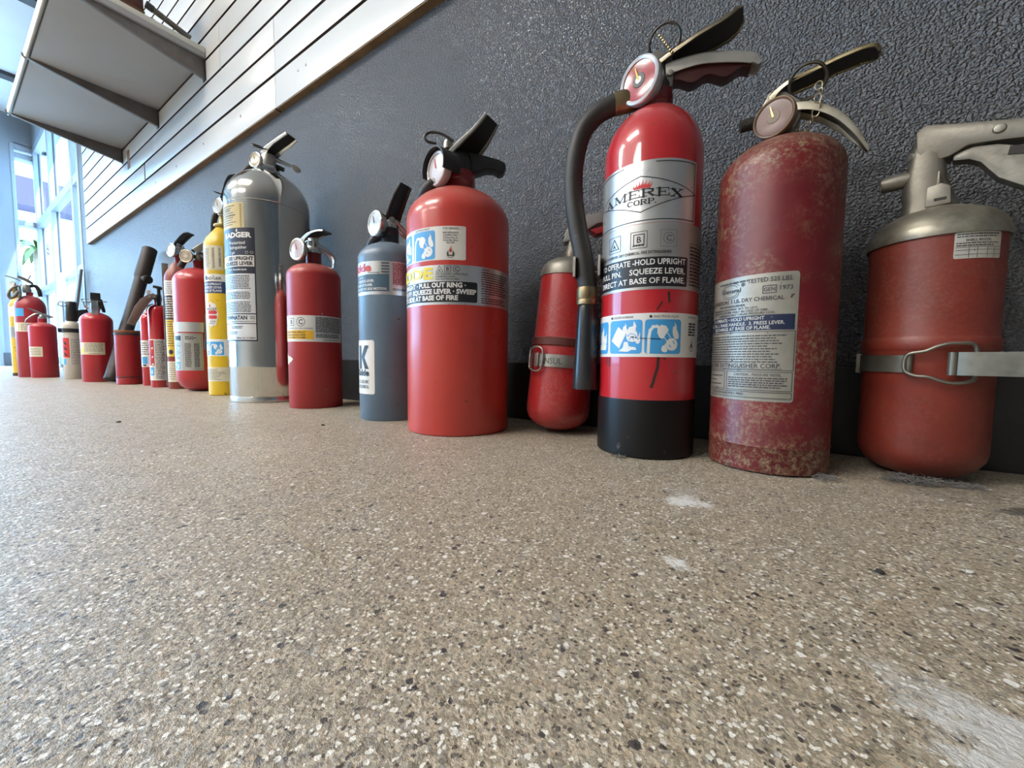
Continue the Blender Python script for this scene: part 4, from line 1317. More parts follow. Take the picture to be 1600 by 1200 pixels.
    g.dashes(r, 17, 56, 219, 223, 2, 0.8, 3, 0.2)
    g.dashes(r, 17, 56, 211.5, 215.5, 2, 0.8, 4, 0.2)
    for z in (211, 208.6, 204.8):
        g.wl(r, [(16.5, z), (57, z)], 0.3)
    for t in (27, 34, 43, 50):
        g.wl(r, [(t, 211), (t, 202)], 0.3)
    g.obj('lettering', M_INK, p)
cartridge_right()

# =================================================================== 4. small cartridge type leaning behind the hose
def cartridge_left():
    R = 49.0
    o = ext(-0.273, 0.531, 'small red cartridge extinguisher with grey cap leaning behind the long black hose', tx=-2.0, ty=4.0, z=0.004)
    red = mat('cartridge_red2', (0.38, 0.016, 0.018), 0.33, coat=0.3, coatr=0.08, var=0.25, vscale=12, fleck=0.5, fcol=(0.42, 0.2, 0.16), fscale=260, dust=0.3)
    G().lathe([(0, 0.3), (18, 0.6), (33, 6), (43, 15), (47, 24), (48, 32), (R - 1, 40), (R - 3, 124), (R - 1.5, 126), (R - 1.2, 136), (R - 3.5, 138), (R - 6, 232), (0, 232)], 64).obj('cylinder', red, o)
    G().lathe([(R - 2.0, 125), (R - 0.6, 126), (R - 0.4, 135.5), (R - 2, 137)], 64).obj('seam_band', mat('rusty_seam', (0.11, 0.022, 0.016), 0.55, var=0.5, vscale=40), o)
    G().lathe([(R - 6, 229), (R - 4.4, 229), (R - 4.2, 234), (R - 5.4, 240)] + arc(0, 240, R - 6, 21, 8, 66, 7) + [(14, 261), (0, 261)], 64).obj('cap', M_CASTL, o)
    G().lathe([(14, 259), (15, 266), (12.5, 272), (12.5, 292), (15, 298), (13, 308), (0, 310)], 24, (3, 0, 0)).obj('valve_tower', M_CAST, o)
    G().plate([(-14, 282), (-12, 298), (-6, 312), (12, 322), (60, 336), (60, 318), (34, 312), (18, 300), (8, 290), (-6, 284)], -11, 11).obj('handle_housing', mat('dull_zinc', (0.34, 0.34, 0.33), 0.5, metal=0.6, var=0.2, vscale=30, dust=0.3), o, bev=2)
    G().plate([(24, 302), (58, 314), (58, 304), (34, 296)], -12, 8).obj('red_tab', mat('red_tab_paint', (0.30, 0.015, 0.02), 0.4), o, bev=1)
    rs = R - 0.6
    g = G()
    vs, fs = [], []
    ang = list(range(-46, 181, 8))
    for t in ang:
        a = math.radians(t)
        for rr in (rs, rs + 1.1):
            for z in (94, 112):
                vs.append((rr * math.sin(a), -rr * math.cos(a), z))
    for i in range(len(ang) - 1):
        p, q = 4 * i, 4 * i + 4
        fs += [(p + 2, q + 2, q + 3, p + 3), (p, p + 1, q + 1, q), (p, q, q + 2, p + 2), (p + 1, p + 3, q + 3, q + 1)]
    fs += [(0, 2, 3, 1)]
    M_STRAP = MATS['strap_zinc']
    st = g.add(vs, fs).obj('strap', mat('bright_strap', (0.40, 0.39, 0.36), 0.38, metal=0.8, var=0.35, vscale=45), o)
    G().text('ANSUL', rs + 1.35, -40, 98.5, 8.0, 'L', 0.95).obj('strap_lettering', mat('embossed_dark', (0.12, 0.115, 0.10), 0.5, metal=0.6), st)
    w = []
    for t, z in ((-66, 116), (-58, 120), (-46, 122), (-36, 119), (-33, 112), (-34, 94), (-38, 88), (-48, 86), (-60, 89), (-66, 93)):
        a = math.radians(t)
        w.append(((rs + 4) * math.sin(a), -(rs + 4) * math.cos(a), z))
    G().tube(w, 1.5, 10, closed=True, smooth=4).obj('latch_wire', M_STEEL, o)
    a = math.radians(-70)
    G().box(-4, 4, -1.6, 1.6, 92, 113).obj('strap_eye', M_STEEL, st, bev=0.5).matrix_local = Matrix.Translation((0.001 * (rs + 2) * math.sin(a), -0.001 * (rs + 2) * math.cos(a), 0)) @ Matrix.Rotation(a, 4, 'Z')
    a = math.radians(-47)
    G().box(-4, 4, -1.6, 1.6, 93, 113).obj('strap_loop', M_STEEL, st, bev=0.5).matrix_local = Matrix.Translation((0.001 * (rs + 2.2) * math.sin(a), -0.001 * (rs + 2.2) * math.cos(a), 0)) @ Matrix.Rotation(a, 4, 'Z')
cartridge_left()

# =================================================================== 5. large orange-red one
def big_red():
    R = 78.7
    o = ext(-0.415, 0.465, 'large wide orange-red extinguisher with silver band and black plastic head')
    red = mat('faded_red', (0.52, 0.045, 0.032), 0.30, coat=0.3, var=0.10, vscale=6, spots=0.12, spcol=(0.12, 0.02, 0.02), spscale=110, dust=0.55, dcol=(0.58, 0.28, 0.22), rvar=0.08)
    G().lathe([(0, 0.3), (R - 2, 0.3), (R - 0.5, 1.5), (R, 5), (R, 314)] + arc(0, 314, R, 55, 4, 70, 14) + [(25, 367.5)], 88).obj('cylinder', red, o)
    G().lathe([(26, 366), (25.5, 370), (25, 378), (24.2, 379), (25, 380), (25.3, 385), (24.5, 386.2), (25.2, 387.5), (25.2, 394), (0, 394)], 40).obj('neck_ring', mat('neck_red', (0.20, 0.010, 0.014), 0.3, coat=0.4), o)
    G().lathe([(24, 393), (24.5, 400), (22, 418), (18, 424), (0, 425)], 28).obj('valve_body', M_BLACK, o)
    G().plate([(-22, 396), (20, 394), (31, 397), (43, 402), (56, 402), (62, 398), (69, 399), (73, 405), (71, 413), (60, 417), (44, 420), (24, 423), (0, 426), (-20, 424)], -13, 13).obj('carry_handle', M_BLACK, o, bev=3.5)
    gauge(o, (-32, -27, 389), (-0.80, -0.60, 0.02), 24, mat('clear_white_dial', (0.58, 0.52, 0.52), 0.15, coat=1.0, var=0.12, vscale=40), mat('clear_gauge_rim', (0.50, 0.46, 0.46), 0.2, coat=0.5), None, M_REDINK, d=0.7, fr=0.86, label='round gauge with pale dial under a black hood')
    # hood above the gauge
    n = Vector((-0.80, -0.60, 0)).normalized()
    s = Vector((0, 0, 1)).cross(n)
    vs, fs = [], []
    A = [i * 12 - 20 for i in range(19)]
    for a in A:
        t = math.radians(a)
        for rr, off in ((26.5, 8), (29, 8), (29, -22), (26.5, -22)):
            vs.append(Vector((-32, -27, 389)) + s * rr * math.cos(t) + Vector((0, 0, 1)) * rr * math.sin(t) + n * off)
    m = len(A)
    for i in range(m - 1):
        for q in range(4):
            w = (q + 1) % 4
            fs.append((4 * i + q, 4 * i + w, 4 * i + 4 + w, 4 * i + 4 + q))
    fs += [(0, 1, 2, 3), (4 * m - 4, 4 * m - 1, 4 * m - 2, 4 * m - 3)]
    G().add(vs, fs).obj('gauge_hood', mat('hood_rubber', (0.018, 0.018, 0.019), 0.6), o)
    lever(o, 'squeeze_lever', [(0, 422), (8, 431), (20, 445), (31, 458), (41, 472), (49, 484)], [20, 20, 18, 16, 14, 12.5], [8, 8, 7, 6, 5, 4], mat('olive_black_lever', (0.16, 0.16, 0.135), 0.32), 623, -0.8, 2.0, darkener=M_BLACK)
    G().tube([(-8, -14, 437), (-24, -22, 441), (-40, -28, 439), (-49, -30, 432), (-46, -24, 428), (-34, -16, 430)], 2.0, 10, smooth=6).obj('pull_ring', mat('dark_pull_ring', (0.20, 0.19, 0.18), 0.3, metal=0.8), o)
    G().lathe([(0, -6), (7, -6), (7.5, 0), (6, 6), (0, 8)], 14, (-16, -10, 432), (0, 0, 1)).obj('pin_head', M_STEEL, o)
    G().tube([(-20, -12, 385), (-30, -16, 376), (-38, -18, 370)], [7, 8.2, 8.2], 14).obj('hose_coupling', mat('label_sleeve', (0.55, 0.52, 0.5), 0.4), o)
    G().tube([(-34, -17, 373), (-46, -14, 366), (-58, 4, 352), (-66, 40, 325), (-62, 58, 270), (-50, 66, 180)], 8.2, 14, smooth=6).obj('hose', M_RUBBER, o)
    # service sticker
    r = R + 0.55
    st = G().patch(R, -92, 7.2, 245.5, 291, 2.2).obj('service_sticker', M_LABEL, o)
    G().patch(R + 0.26, -53, -24, 247, 286, 3.5, 0.12).obj('blue_square', M_BLUEINK, st)
    G().patch(R + 0.26, -85, -57, 247, 286, 3.5, 0.12).obj('blue_square', M_BLUEINK, st)
    gw, g2 = G(), G()
    icon_plug(r, -51.5, -25, 248, 285, gw, g2)
    icon_liquid(r, -84, -58, 248, 285, gw, g2)
    gw.obj('pictogram', M_WHITEINK, st)
    g2.obj('pictogram_mark', M_BLUEINK, st)
    g = G()
    g.text('ELECTRICAL EQUIP', r, -50, 287.4, 2.3, 'L', 0.95, False)
    g.text('FOR SERVICE', r, -8, 286.5, 2.4, 'C', 1.05, False)
    g.text('FIRE APPLIANCE', r, -8, 281.0, 2.2, 'C', 0.95)
    g.text('& SUPPLY, INC.', r, -8, 277.6, 2.2, 'C', 0.95)
    g.text('214 First Ave. So.', r, -8, 274.2, 2.2, 'C', 0.9)
    g.text('Great Falls, Mont.', r, -8, 270.8, 2.2, 'C', 0.9)
    g.text('452-7285', r, -8, 267.4, 2.2, 'C', 0.9)
    g.wcirc(r, -8, 253.5, 5.0, 0.6)
    g.wl(r, [(-10.5, 255.5), (-10.5, 251.5), (-5.5, 251.5), (-5.5, 255.5)], 1.4)
    g.obj('sticker_lettering', M_INK, st)
    g = G()
    g.wp(r, flame(-8, 255.5, 9.5, 3.4, r))
    g.obj('sticker_flame', M_REDINK, st)
    # foil band
    bd_ = G().patch(R, -178, 178, 185, 239, 0).obj('foil_band', M_SILVER, o)
    g = G()
    for c, t in (('A', -19.4), ('B', -11), ('C', -2.2)):
        abc(g, r, t, 233.3, 8.6, c, 0.6)
    g.text('FOR ORDINARY COMBUSTIBLES,', r, -23.5, 225.4, 2.1, 'L', 1.02)
    g.text('FLAMMABLE LIQUID', r, -23.5, 222.0, 2.1, 'L', 1.02)
    g.text('AND ELECTRICAL FIRES', r, -23.5, 218.6, 2.1, 'L', 1.02)
    g.text('CAUTION:', r, 23.5, 234.5, 2.0, 'L', 1.0)
    g.dashes(r, 23.5, 66, 201, 233, 10, 1.35, 31, 0.3)
    g.text('WARNING:', r, 23.5, 198.0, 2.0, 'L', 1.0)
    g.dashes(r, 23.5, 66, 188, 197, 3, 1.35, 33, 0.3)
    g.obj('band_lettering', M_INK, bd_)
    G().text('KIDDE', r + 0.25, -26.6, 220.8, 14.6, 'R', 1.62, 2).obj('yellow_lettering', M_YELINK, bd_)
    G().patch(R + 0.27, -100, 19.2, 188.5, 216.4, 2.5, 0.15).obj('black_block', mat('label_black2', (0.013, 0.013, 0.016), 0.38), bd_)
    g = G()
    rr = R + 0.65
    for s, t, z in (('HOLD UPRIGHT \u00b7 PULL OUT RING \u00b7', 7.5, 208.6), ('STAND BACK 8 FT\u00b7 SQUEEZE LEVER \u00b7 SWEEP', 17.8, 199.8), ('SIDE TO SIDE AT BASE OF FIRE', -0.6, 191.2)):
        g.text(s, rr, t, z, 6.2, 'R', 1.02, 2)
    g.obj('white_lettering', M_WHITEINK, bd_)
big_red()

# =================================================================== 6. blue-grey one
def blue():
    R = 55.5
    o = ext(-0.590, 0.474, 'blue-grey extinguisher with black lever and a white lower label')
    blu = mat('blue_grey_paint', (0.125, 0.190, 0.260), 0.38, var=0.18, vscale=11, wear=0.10, wcol=(0.16, 0.21, 0.27), wscale=22, dust=0.55, dcol=(0.28, 0.30, 0.32), rvar=0.1, spots=0.12, spcol=(0.08, 0.04, 0.02), spscale=80)
    G().lathe([(0, 0.3), (R - 1.5, 0.3), (R, 2.5), (R, 286)] + arc(0, 286, R, 33, 4, 70, 12) + [(16, 318)], 64).obj('cylinder', blu, o)
    G().lathe([(16.5, 316), (16, 322), (15.6, 330), (15, 331), (15.6, 332), (15.6, 345), (0, 345)], 32).obj('neck_ring', mat('navy_neck', (0.020, 0.028, 0.045), 0.35), o)
    G().lathe([(13, 344), (13, 352), (10, 362), (0, 364)], 24).obj('valve_body', M_CHROME2, o)
    gauge(o, (-25, -17, 348), (-0.84, -0.54, 0.0), 22, mat('pale_dial', (0.62, 0.63, 0.64), 0.15, coat=1.0, var=0.1, vscale=50), M_CHROME2, None, M_INK, d=0.7, label='round gauge with pale dial')
    lever(o, 'squeeze_lever', [(-2, 352), (2, 366), (9, 386), (17, 408), (27, 429)], [9, 11, 11, 10.5, 9], [7, 6, 5, 5, 4], M_BLACK, 756, -1.0, 1.8)
    lever(o, 'carry_handle', [(0, 364), (10, 362), (20, 352), (30, 341), (46, 333), (60, 331)], [7, 8, 8, 8, 8, 6], 7, M_CHROME2, 756, 0.4)
    G().lathe([(0, 3), (4, 2), (5, 0)], 14, (4, -10, 360), (0, -1, 0)).obj('pivot_pin', M_STEEL, o)
    G().tube([(-8, 2, 336), (-22, 4, 330), (-32, 10, 320), (-40, 30, 295), (-40, 48, 240)], 7.5, 14, smooth=5).obj('hose', mat('navy_hose', (0.018, 0.02, 0.03), 0.4), o)
    r = R + 0.55
    b = G().patch(R, -178, 178, 218.5, 275, 0).obj('foil_band', M_SILVER, o)
    G().text('Kidde', r + 0.15, -34, 258.5, 12.5, 'R', 1.45, 2).obj('red_lettering', M_REDINK, b)
    g = G()
    for i in range(4):
        g.wl(r, [(-14, 271.5 - 4.9 * i), (-3, 271.5 - 4.9 * i)], 2.4)
    G().patch(R + 0.27, -100, -2, 224, 253, 0.5, 0.12).obj('teal_block', mat('slate_ink', (0.055, 0.115, 0.165), 0.42), b)
    g.obj('stripes', mat('stripe_ink', (0.05, 0.09, 0.11), 0.45), b)
    g = G()
    for s, t, z in (('PULL PIN', -52, 246.8), ('SQUEEZE LEVER.', -28, 240.0), ('AIM AT BASE OF FLAME,', -31, 233.3), ('USE A SIDE TO SIDE MOTION.', -5.5, 226.4)):
        g.text(s, r, t, z, 4.0 if z < 245 else 2.5, 'R', 0.95)
    g.obj('white_lettering', M_WHITEINK, b)
    g = G()
    g.text('EXTINGUISHER', r, -18, 254.4, 2.0, 'R', 1.1)
    g.dashes(r, 4, 50, 226, 230, 2, 1.2, 6, 0.3)
    g.obj('small_lettering', M_INK, b)
    G().dashes(r, 4, 48, 236, 273, 14, 1.7, 22, 0.2).obj('plum_lettering', mat('plum_ink', (0.16, 0.035, 0.07), 0.5), b)
    l = G().patch(R, -95, -29.5, 47, 141, 4).obj('lower_label', M_LABEL, o)
    g = G()
    k = math.radians(1) * r
    g.wp(r, [(-62, 91), (-62, 132), (-73, 132), (-73, 91)])
    g.wp(r, [(-62, 112), (-52, 132), (-41.5, 132), (-53, 111), (-41.5, 91), (-52, 91)])
    g.text('Kidde', r + 0.1, -41, 79.5, 10.0, 'R', 1.2, 2)
    g.text('5 LB. CLASS ABC', r, -41.5, 66.0, 5.6, 'R', 0.62)
    g.text('DRY CHEMICAL', r, -41.5, 57.0, 5.6, 'R', 0.62)
    g.obj('label_lettering', M_INK, l)
blue()

# =================================================================== 7. red B-C one in front of the steel cylinder
def bc_red():
    R = 54.4
    o = ext(-0.857, 0.480, 'matt red extinguisher with a white and yellow label in front of the polished steel one')
    red = mat('matt_red', (0.41, 0.027, 0.028), 0.42, var=0.14, vscale=8, spots=0.08, spcol=(0.5, 0.4, 0.35), spscale=60, dust=0.75, dcol=(0.50, 0.24, 0.19), rvar=0.08)
    G().lathe([(0, 0.3), (R - 1.2, 0.3), (R, 2), (R, 287)] + arc(0, 287, R, 31, 4, 70, 12) + [(16, 316.5)], 64).obj('cylinder', red, o)
    G().lathe([(16.5, 315), (16, 320), (15.8, 340), (0, 340)], 32).obj('neck_ring', mat('neck_dark_red', (0.17, 0.010, 0.014), 0.32, coat=0.3), o)
    G().lathe([(16.5, 340), (16.5, 346), (14, 347), (14, 352), (11, 356), (11, 372), (0, 374)], 28).obj('valve_body', M_CHROME2, o)
    gauge(o, (-31, -20, 341), (-0.78, -0.62, 0.0), 23, mat('pale_pink_dial', (0.60, 0.50, 0.50), 0.18, coat=1.0, var=0.15, vscale=50), M_CHROME2, None, M_REDINK, d=0.55, label='round gauge with pale pink dial')
    G().tube([(-26, -16, 341), (-8, -3, 350)], 5, 12).obj('gauge_stem', M_BRASSD, o)
    lever(o, 'squeeze_lever', [(-19, 368), (-8, 378), (6, 387), (20, 393), (29, 394)], [8, 10, 11.5, 11.5, 10], [10, 8, 6, 5, 4], M_CHROME2, 983, -1.0, darkener=M_BLACK)
    lever(o, 'carry_handle', [(-14, 367), (0, 366), (18, 358), (34, 346), (42, 332), (41, 314)], [8, 9, 9, 9.5, 9.5, 9], [12, 11, 8, 6, 5, 4], M_CHROME2, 983, 0.4)
    r = R + 0.5
    l = G().patch(R, -95, 72, 143.5, 199, 0).obj('label_band', M_LABEL, o)
    G().patch(R + 0.26, -92, -3, 148.5, 167.5, 0.8, 0.14).obj('yellow_block', M_AMBER, l)
    g = G()
    abc(g, r, -82, 185, 15.5, 'A', 1.0)
    abc(g, r, -55.5, 185, 15.5, 'B', 1.0)
    abc(g, r, -30, 185, 17.5, 'C', 1.0)
    g.text('FOR CLASS A B & C FIRE EXTINGUISHER', r, -4.5, 170.4, 2.2, 'R', 1.0)
    for s, z in (('TO OPERATE. HOLD UPRIGHT', 161.6), ('PULL PIN. SQUEEZE LEVER.', 155.9), ('AIM AT BASE OF FLAME.', 150.4)):
        g.text(s, r + 0.1, -19, z, 3.5, 'R', 0.9)
    g.dashes(r, 1, 68, 163, 197, 15, 1.5, 41, 0.02)
    g.dashes(r, 1, 68, 152, 161, 5, 1.2, 42, 0.2)
    g.text('SERVICE CORP, CHICAGO, ILL.', r, 34, 146.6, 2.0, 'C', 0.9)
    g.obj('lettering', M_INK, l)
    G().wp(R + 0.2, [(-88, 95), (-88, 119), (-80, 118), (-74, 112), (-66, 113), (-57, 109), (-53, 106), (-58, 102), (-62, 99), (-68, 100), (-70, 95)]).obj('torn_sticker', M_LABELC, o)
bc_red()

# =================================================================== 8. polished steel water extinguisher
def badger():
    R = 93.0
    o = ext(-1.080, 0.490, 'tall polished steel extinguisher with a navy and white label')
    G().lathe([(0, 6), (R - 2, 6), (R - 1.2, 9), (R - 0.8, 14), (R, 16), (R, 84), (R + 0.5, 85), (R + 0.5, 87), (R, 88), (R, 473), (R - 0.8, 474), (R - 0.8, 476), (R, 477), (R, 487)] + arc(0, 487, R, 88, 3, 74, 16) + [(20, 573)], 96).obj('cylinder', M_CHROME, o)
    G().lathe([(R - 4, 0.3), (R - 1, 0.3), (R + 0.4, 2), (R + 0.4, 12), (R - 0.5, 14.5), (R - 4, 14)], 96).obj('foot_ring', M_CHROME2, o)
    G().lathe([(27, 569), (28, 572), (28, 586), (25, 589), (0, 589)], 6).obj('neck_nut', M_CHROME2, o, bev=1.0)
    G().lathe([(17, 588), (17, 606), (15, 618), (0, 622)], 24, (3, 0, 0)).obj('valve_body', M_STEEL, o)
    gauge(o, (-25, -22, 591), (-0.74, -0.67, 0.0), 18, mat('brassy_dial', (0.42, 0.36, 0.22), 0.2, coat=0.8, var=0.3, vscale=60), M_CHROME2, None, M_INK, d=0.6, label='round gauge with yellowed dial')
    lever(o, 'squeeze_lever', [(-4, 618), (8, 634), (22, 650), (38, 667), (53, 683)], [11, 13, 13, 13, 12], [14, 11, 8, 8, 7], M_CHROME2, 1187, -1.0, 1.8, darkener=M_BLACK)
    hd = G().channel([(-6, 618), (8, 617), (26, 614), (46, 610), (56, 606)], [8, 8, 7, 6, 5], [8, 7, 6, 5, 4], 1.6).obj('carry_handle', M_CHROME2, o, smooth=50)
    G().lathe([(0, -12), (5, -10), (8, -3), (8, 4), (5, 10), (0, 12)], 16, (64, 2, 602), (0.85, 0.0, -0.5)).obj('handle_knob', mat('cream_knob', (0.50, 0.47, 0.40), 0.4), hd)
    G().tube([(16, 0, 596), (28, -3, 592), (36, -5, 589)], 5.5, 12).obj('outlet_stub', M_BLACK, o)
    G().ring((-18, -14, 628), (0.1, -0.5, 0.86), 14, 1.8).obj('pull_ring', M_DKMETAL, o)
    G().tube([(-4, 10, 598), (-24, 18, 596), (-44, 26, 580), (-62, 40, 545), (-76, 72, 480), (-78, 76, 300)], 8.5, 14, smooth=6).obj('hose', M_RUBBER, o)
    r = R + 0.6
    ys = G().patch(R, -88, -31.5, 409, 466, 1.5).obj('yellow_tag', mat('old_yellow_label', (0.60, 0.47, 0.20), 0.5, var=0.2, vscale=20), o)
    g = G()
    g.text('INSPECTED', r, -62, 449, 3.0, 'C', 0.95)
    g.dashes(r, -80, -42, 414, 462, 9, 1.6, 51, 0.4)
    g.text('RECHARGE DATE', r, -56, 436, 3.2, 'C', 0.95)
    for i in range(12):
        g.wl(r, [(-37, 412 + 4.4 * i), (-35.5, 412 + 4.4 * i)], 1.6)
    g.obj('tag_lettering', M_INK, ys)
    l = G().patch(R, -88, -18, 147, 409, 2.0).obj('instruction_label', mat('label_navy', (0.013, 0.016, 0.034), 0.36), o)
    G().patch(R + 0.28, -86, -19.5, 320.5, 346, 0.6, 0.14).obj('white_block', M_LABEL, l)
    lw = mat('label_silver_white', (0.62, 0.63, 0.64), 0.36, metal=0.3)
    for a, b in ((212, 304), (189, 209.5), (150, 187)):
        G().patch(R + 0.28, -86, -19.5, a, b, 0.6, 0.14).obj('white_block', lw, l)
    rr = R + 0.75
    g = G()
    g.text('BADGER', rr, -23, 387, 11.0, 'R', 1.25, 2)
    g.wp(rr, flame(-43.5, 399.5, 9, 4.5, rr))
    g.text('Pressurized', rr, -31, 371.5, 7.0, 'R', 0.95, False)
    g.text('Extinguisher', rr, -29, 360.8, 7.0, 'R', 0.95, False)
    g.text('2\u00bd'.replace('\u00bd', '') + ' gal', rr, -48, 349.5, 6.0, 'R', 0.95, False)
    g.wrect(rr, -31, -27.5, 350, 355, 0.5)
    g.wl(rr, [(-25, 352.5), (-22.5, 355.5), (-20, 352.5), (-22.5, 349.5)], 0.5, True)
    g.text('Not for Flammable Liquids', rr, -30, 311.5, 4.2, 'R', 0.8)
    g.obj('white_lettering', M_WHITEINK, l)
    g = G()
    gp = G()
    g.text('USE UPRIGHT', rr, -20.5, 335.0, 8.0, 'R', 1.0, 2)
    g.text('SQUEEZE LEVER', rr, -21.5, 323.5, 8.0, 'R', 1.0, 2)
    gp.dashes(rr, -84, -25, 268, 301, 9, 1.9, 61, 0.05)
    gp.dashes(rr, -84, -25, 245, 263, 5, 1.9, 62, 0.05)
    gp.dashes(rr, -84, -25, 214, 240, 7, 1.9, 63, 0.05)
    g.obj('bold_lettering', M_INK, l)
    g = G()
    g.text('POWHATAN', rr, -31, 197.5, 9.0, 'R', 0.95, 2)
    g.text('TESTED', rr, -20.5, 203, 2.8, 'R', 0.9)
    g.text('500 PSI', rr, -20.5, 198.5, 2.8, 'R', 0.9)
    g.text('BRASS & IRON WORKS RANSON W.VA.', rr, -20.5, 191.3, 2.8, 'R', 0.9)
    gp.dashes(rr, -60, -36, 176, 183, 2, 1.8, 64, 0.2)
    gp.dashes(rr, -70, -45, 162, 170, 2, 1.6, 65, 0.2)
    g.obj('maker_lettering', M_INK, l)
    g = G()
    g.text('SERIAL NO. P-774819', rr, -20.5, 152.3, 3.8, 'R', 0.95)
    g.obj('serial_lettering', M_INK, l)
    gp.obj('small_print', M_INK, l, kind='stuff')
badger()

# =================================================================== 9. yellow one beside the steel cylinder
def yellow():
    R = 45.1
    o = ext(-1.315, 0.473, 'tall yellow extinguisher with sloping shoulder half behind the polished steel one')
    yel = mat('safety_yellow', (0.66, 0.43, 0.012), 0.38, var=0.10, vscale=10, spots=0.3, spcol=(0.18, 0.10, 0.02), spscale=90, dust=0.2, dcol=(0.6, 0.5, 0.25))
    G().lathe([(0, 0.3), (R - 2, 0.3), (R, 2.5), (R, 418), (R - 1.2, 426), (R - 6, 440), (17, 471), (14, 474)], 56).obj('cylinder', yel, o)
    G().lathe([(12, 472), (20, 476), (21, 479), (20, 482), (10, 484), (8, 487), (7, 510), (0, 510)], 32).obj('neck_flange', mat('tan_flange', (0.42, 0.32, 0.12), 0.45, metal=0.3), o)
    G().lathe([(9, 508), (11, 514), (11, 548), (8, 556), (0, 558)], 20).obj('valve_body', M_CHROME2, o)
    gauge(o, (-8, -14, 530), (-0.83, -0.55, 0.0), 20, mat('grey_dial', (0.50, 0.49, 0.45), 0.2, coat=1.0, var=0.2, vscale=50), M_CHROME2, None, M_INK, d=0.6, label='round gauge with grey dial')
    G().ring((-4, -12, 566), (0.15, -0.35, 0.92), 13, 1.3).obj('pull_ring', M_DKMETAL, o)
    lever(o, 'squeeze_lever', [(0, 554), (8, 580), (15, 604), (24, 624), (36, 632)], [7, 8, 9, 9, 8], [6, 5, 4, 4, 3], M_BLACK, 1397, -0.8, 1.6)
    G().channel([(2, 548), (16, 548), (34, 538), (46, 522)], [7, 8, 8, 7], [8, 7, 6, 4], 1.5).obj('carry_handle', M_CHROME2, o, smooth=50)
    G().tube([(-3, 8, 520), (-14, 14, 514), (-20, 20, 490), (-22, 34, 455), (-26, 46, 400), (-26, 50, 250)], 7.5, 12, smooth=5).obj('hose', M_RUBBER, o)
    r = R + 0.55
    st = G().patch(R, -68, -2, 348, 414, 1.0).obj('shipping_label', M_LABELC, o)
    g = G()
    g.text('DO NOT REMOVE', r, -14, 408, 4.6, 'L', 0.92, True, vert=True)
    g.dashes(r, -34, -26, 352, 408, 22, 1.4, 71, 0.0)
    g.dashes(r, -62, -42, 354, 408, 13, 1.5, 72, 0.2)
    g.wrect(r, -66, -38, 351, 411, 0.5)
    g.obj('lettering', M_INK, st)
    b1 = G().patch(R, -178, 178, 317, 337, 0).obj('name_band', M_LABEL, o)
    g = G()
    g.text('BADGER', r, -8, 321.5, 7.0, 'R', 1.15)
    g.wp(r, flame(-33, 329.5, 5, 3, r))
    g.wdisc(r, -64, 327, 6.5)
    g.obj('lettering', M_INK, b1)
    b2 = G().patch(R, -178, 178, 285, 316.5, 0).obj('instruction_band', M_NAVY, o)
    g = G()
    for s, z in (('HOLD UPRIGHT', 306.5), ('SQUEEZE LEVER', 297.5), ('AT BASE OF FLAME', 288.5)):
        g.text(s, r, -8, z, 5.8, 'R', 0.92)
    g.obj('white_lettering', M_WHITEINK, b2)
    vs = []
    for i in range(28):
        t = 2 * PI * i / 28
        w = 1.0 + 0.07 * math.cos(7 * t)
        vs.append((-44 + 22 * w * math.cos(t), 226 + 34 * w * math.sin(t)))
    bs = G().wp(R + 0.3, vs).obj('badge_sticker', M_LABEL, o)
    g = G()
    g.text('BADGER', r, -25, 238, 6.5, 'R', 0.95)
    g.text('Is Out', r, -30, 205, 5, 'R', 0.9)
    g.dashes(r, -55, -34, 200, 203, 1, 1.4, 73, 0.0)
    g.obj('lettering', M_INK, bs)
    g = G()
    for z in (232, 219):
        g.patch(R + 0.35, -58, -25, z - 5, z + 5, 4, 0.15)
    g.wp(r, flame(-50, 246, 12, 5, r))
    g.obj('red_marks', M_REDINK, bs)
    pt = G().patch(R, -88, 70, 111, 158, 0).obj('pictogram_sticker', M_LABEL, o)
    G().patch(R + 0.26, -88, -60, 114, 151, 3, 0.12).obj('blue_square', M_BLUEINK, pt)
    G().patch(R + 0.26, -56, -8, 114, 151, 3, 0.12).obj('blue_square', M_BLUEINK, pt)
    gw, g2 = G(), G()
    icon_plug(r, -54, -10, 115, 150, gw, g2)
    icon_liquid(r, -88, -62, 115, 150, gw, g2)
    gw.obj('pictogram', M_WHITEINK, pt)
    g2.obj('pictogram_mark', M_BLUEINK, pt)
    pa_ = G().patch(R, -88, 30, 40, 80, 0).obj('paper_tag', M_LABELC, o)
    G().dashes(r, -80, 10, 44, 76, 8, 1.5, 74, 0.5).obj('lettering', M_INKG, pa_)
yellow()

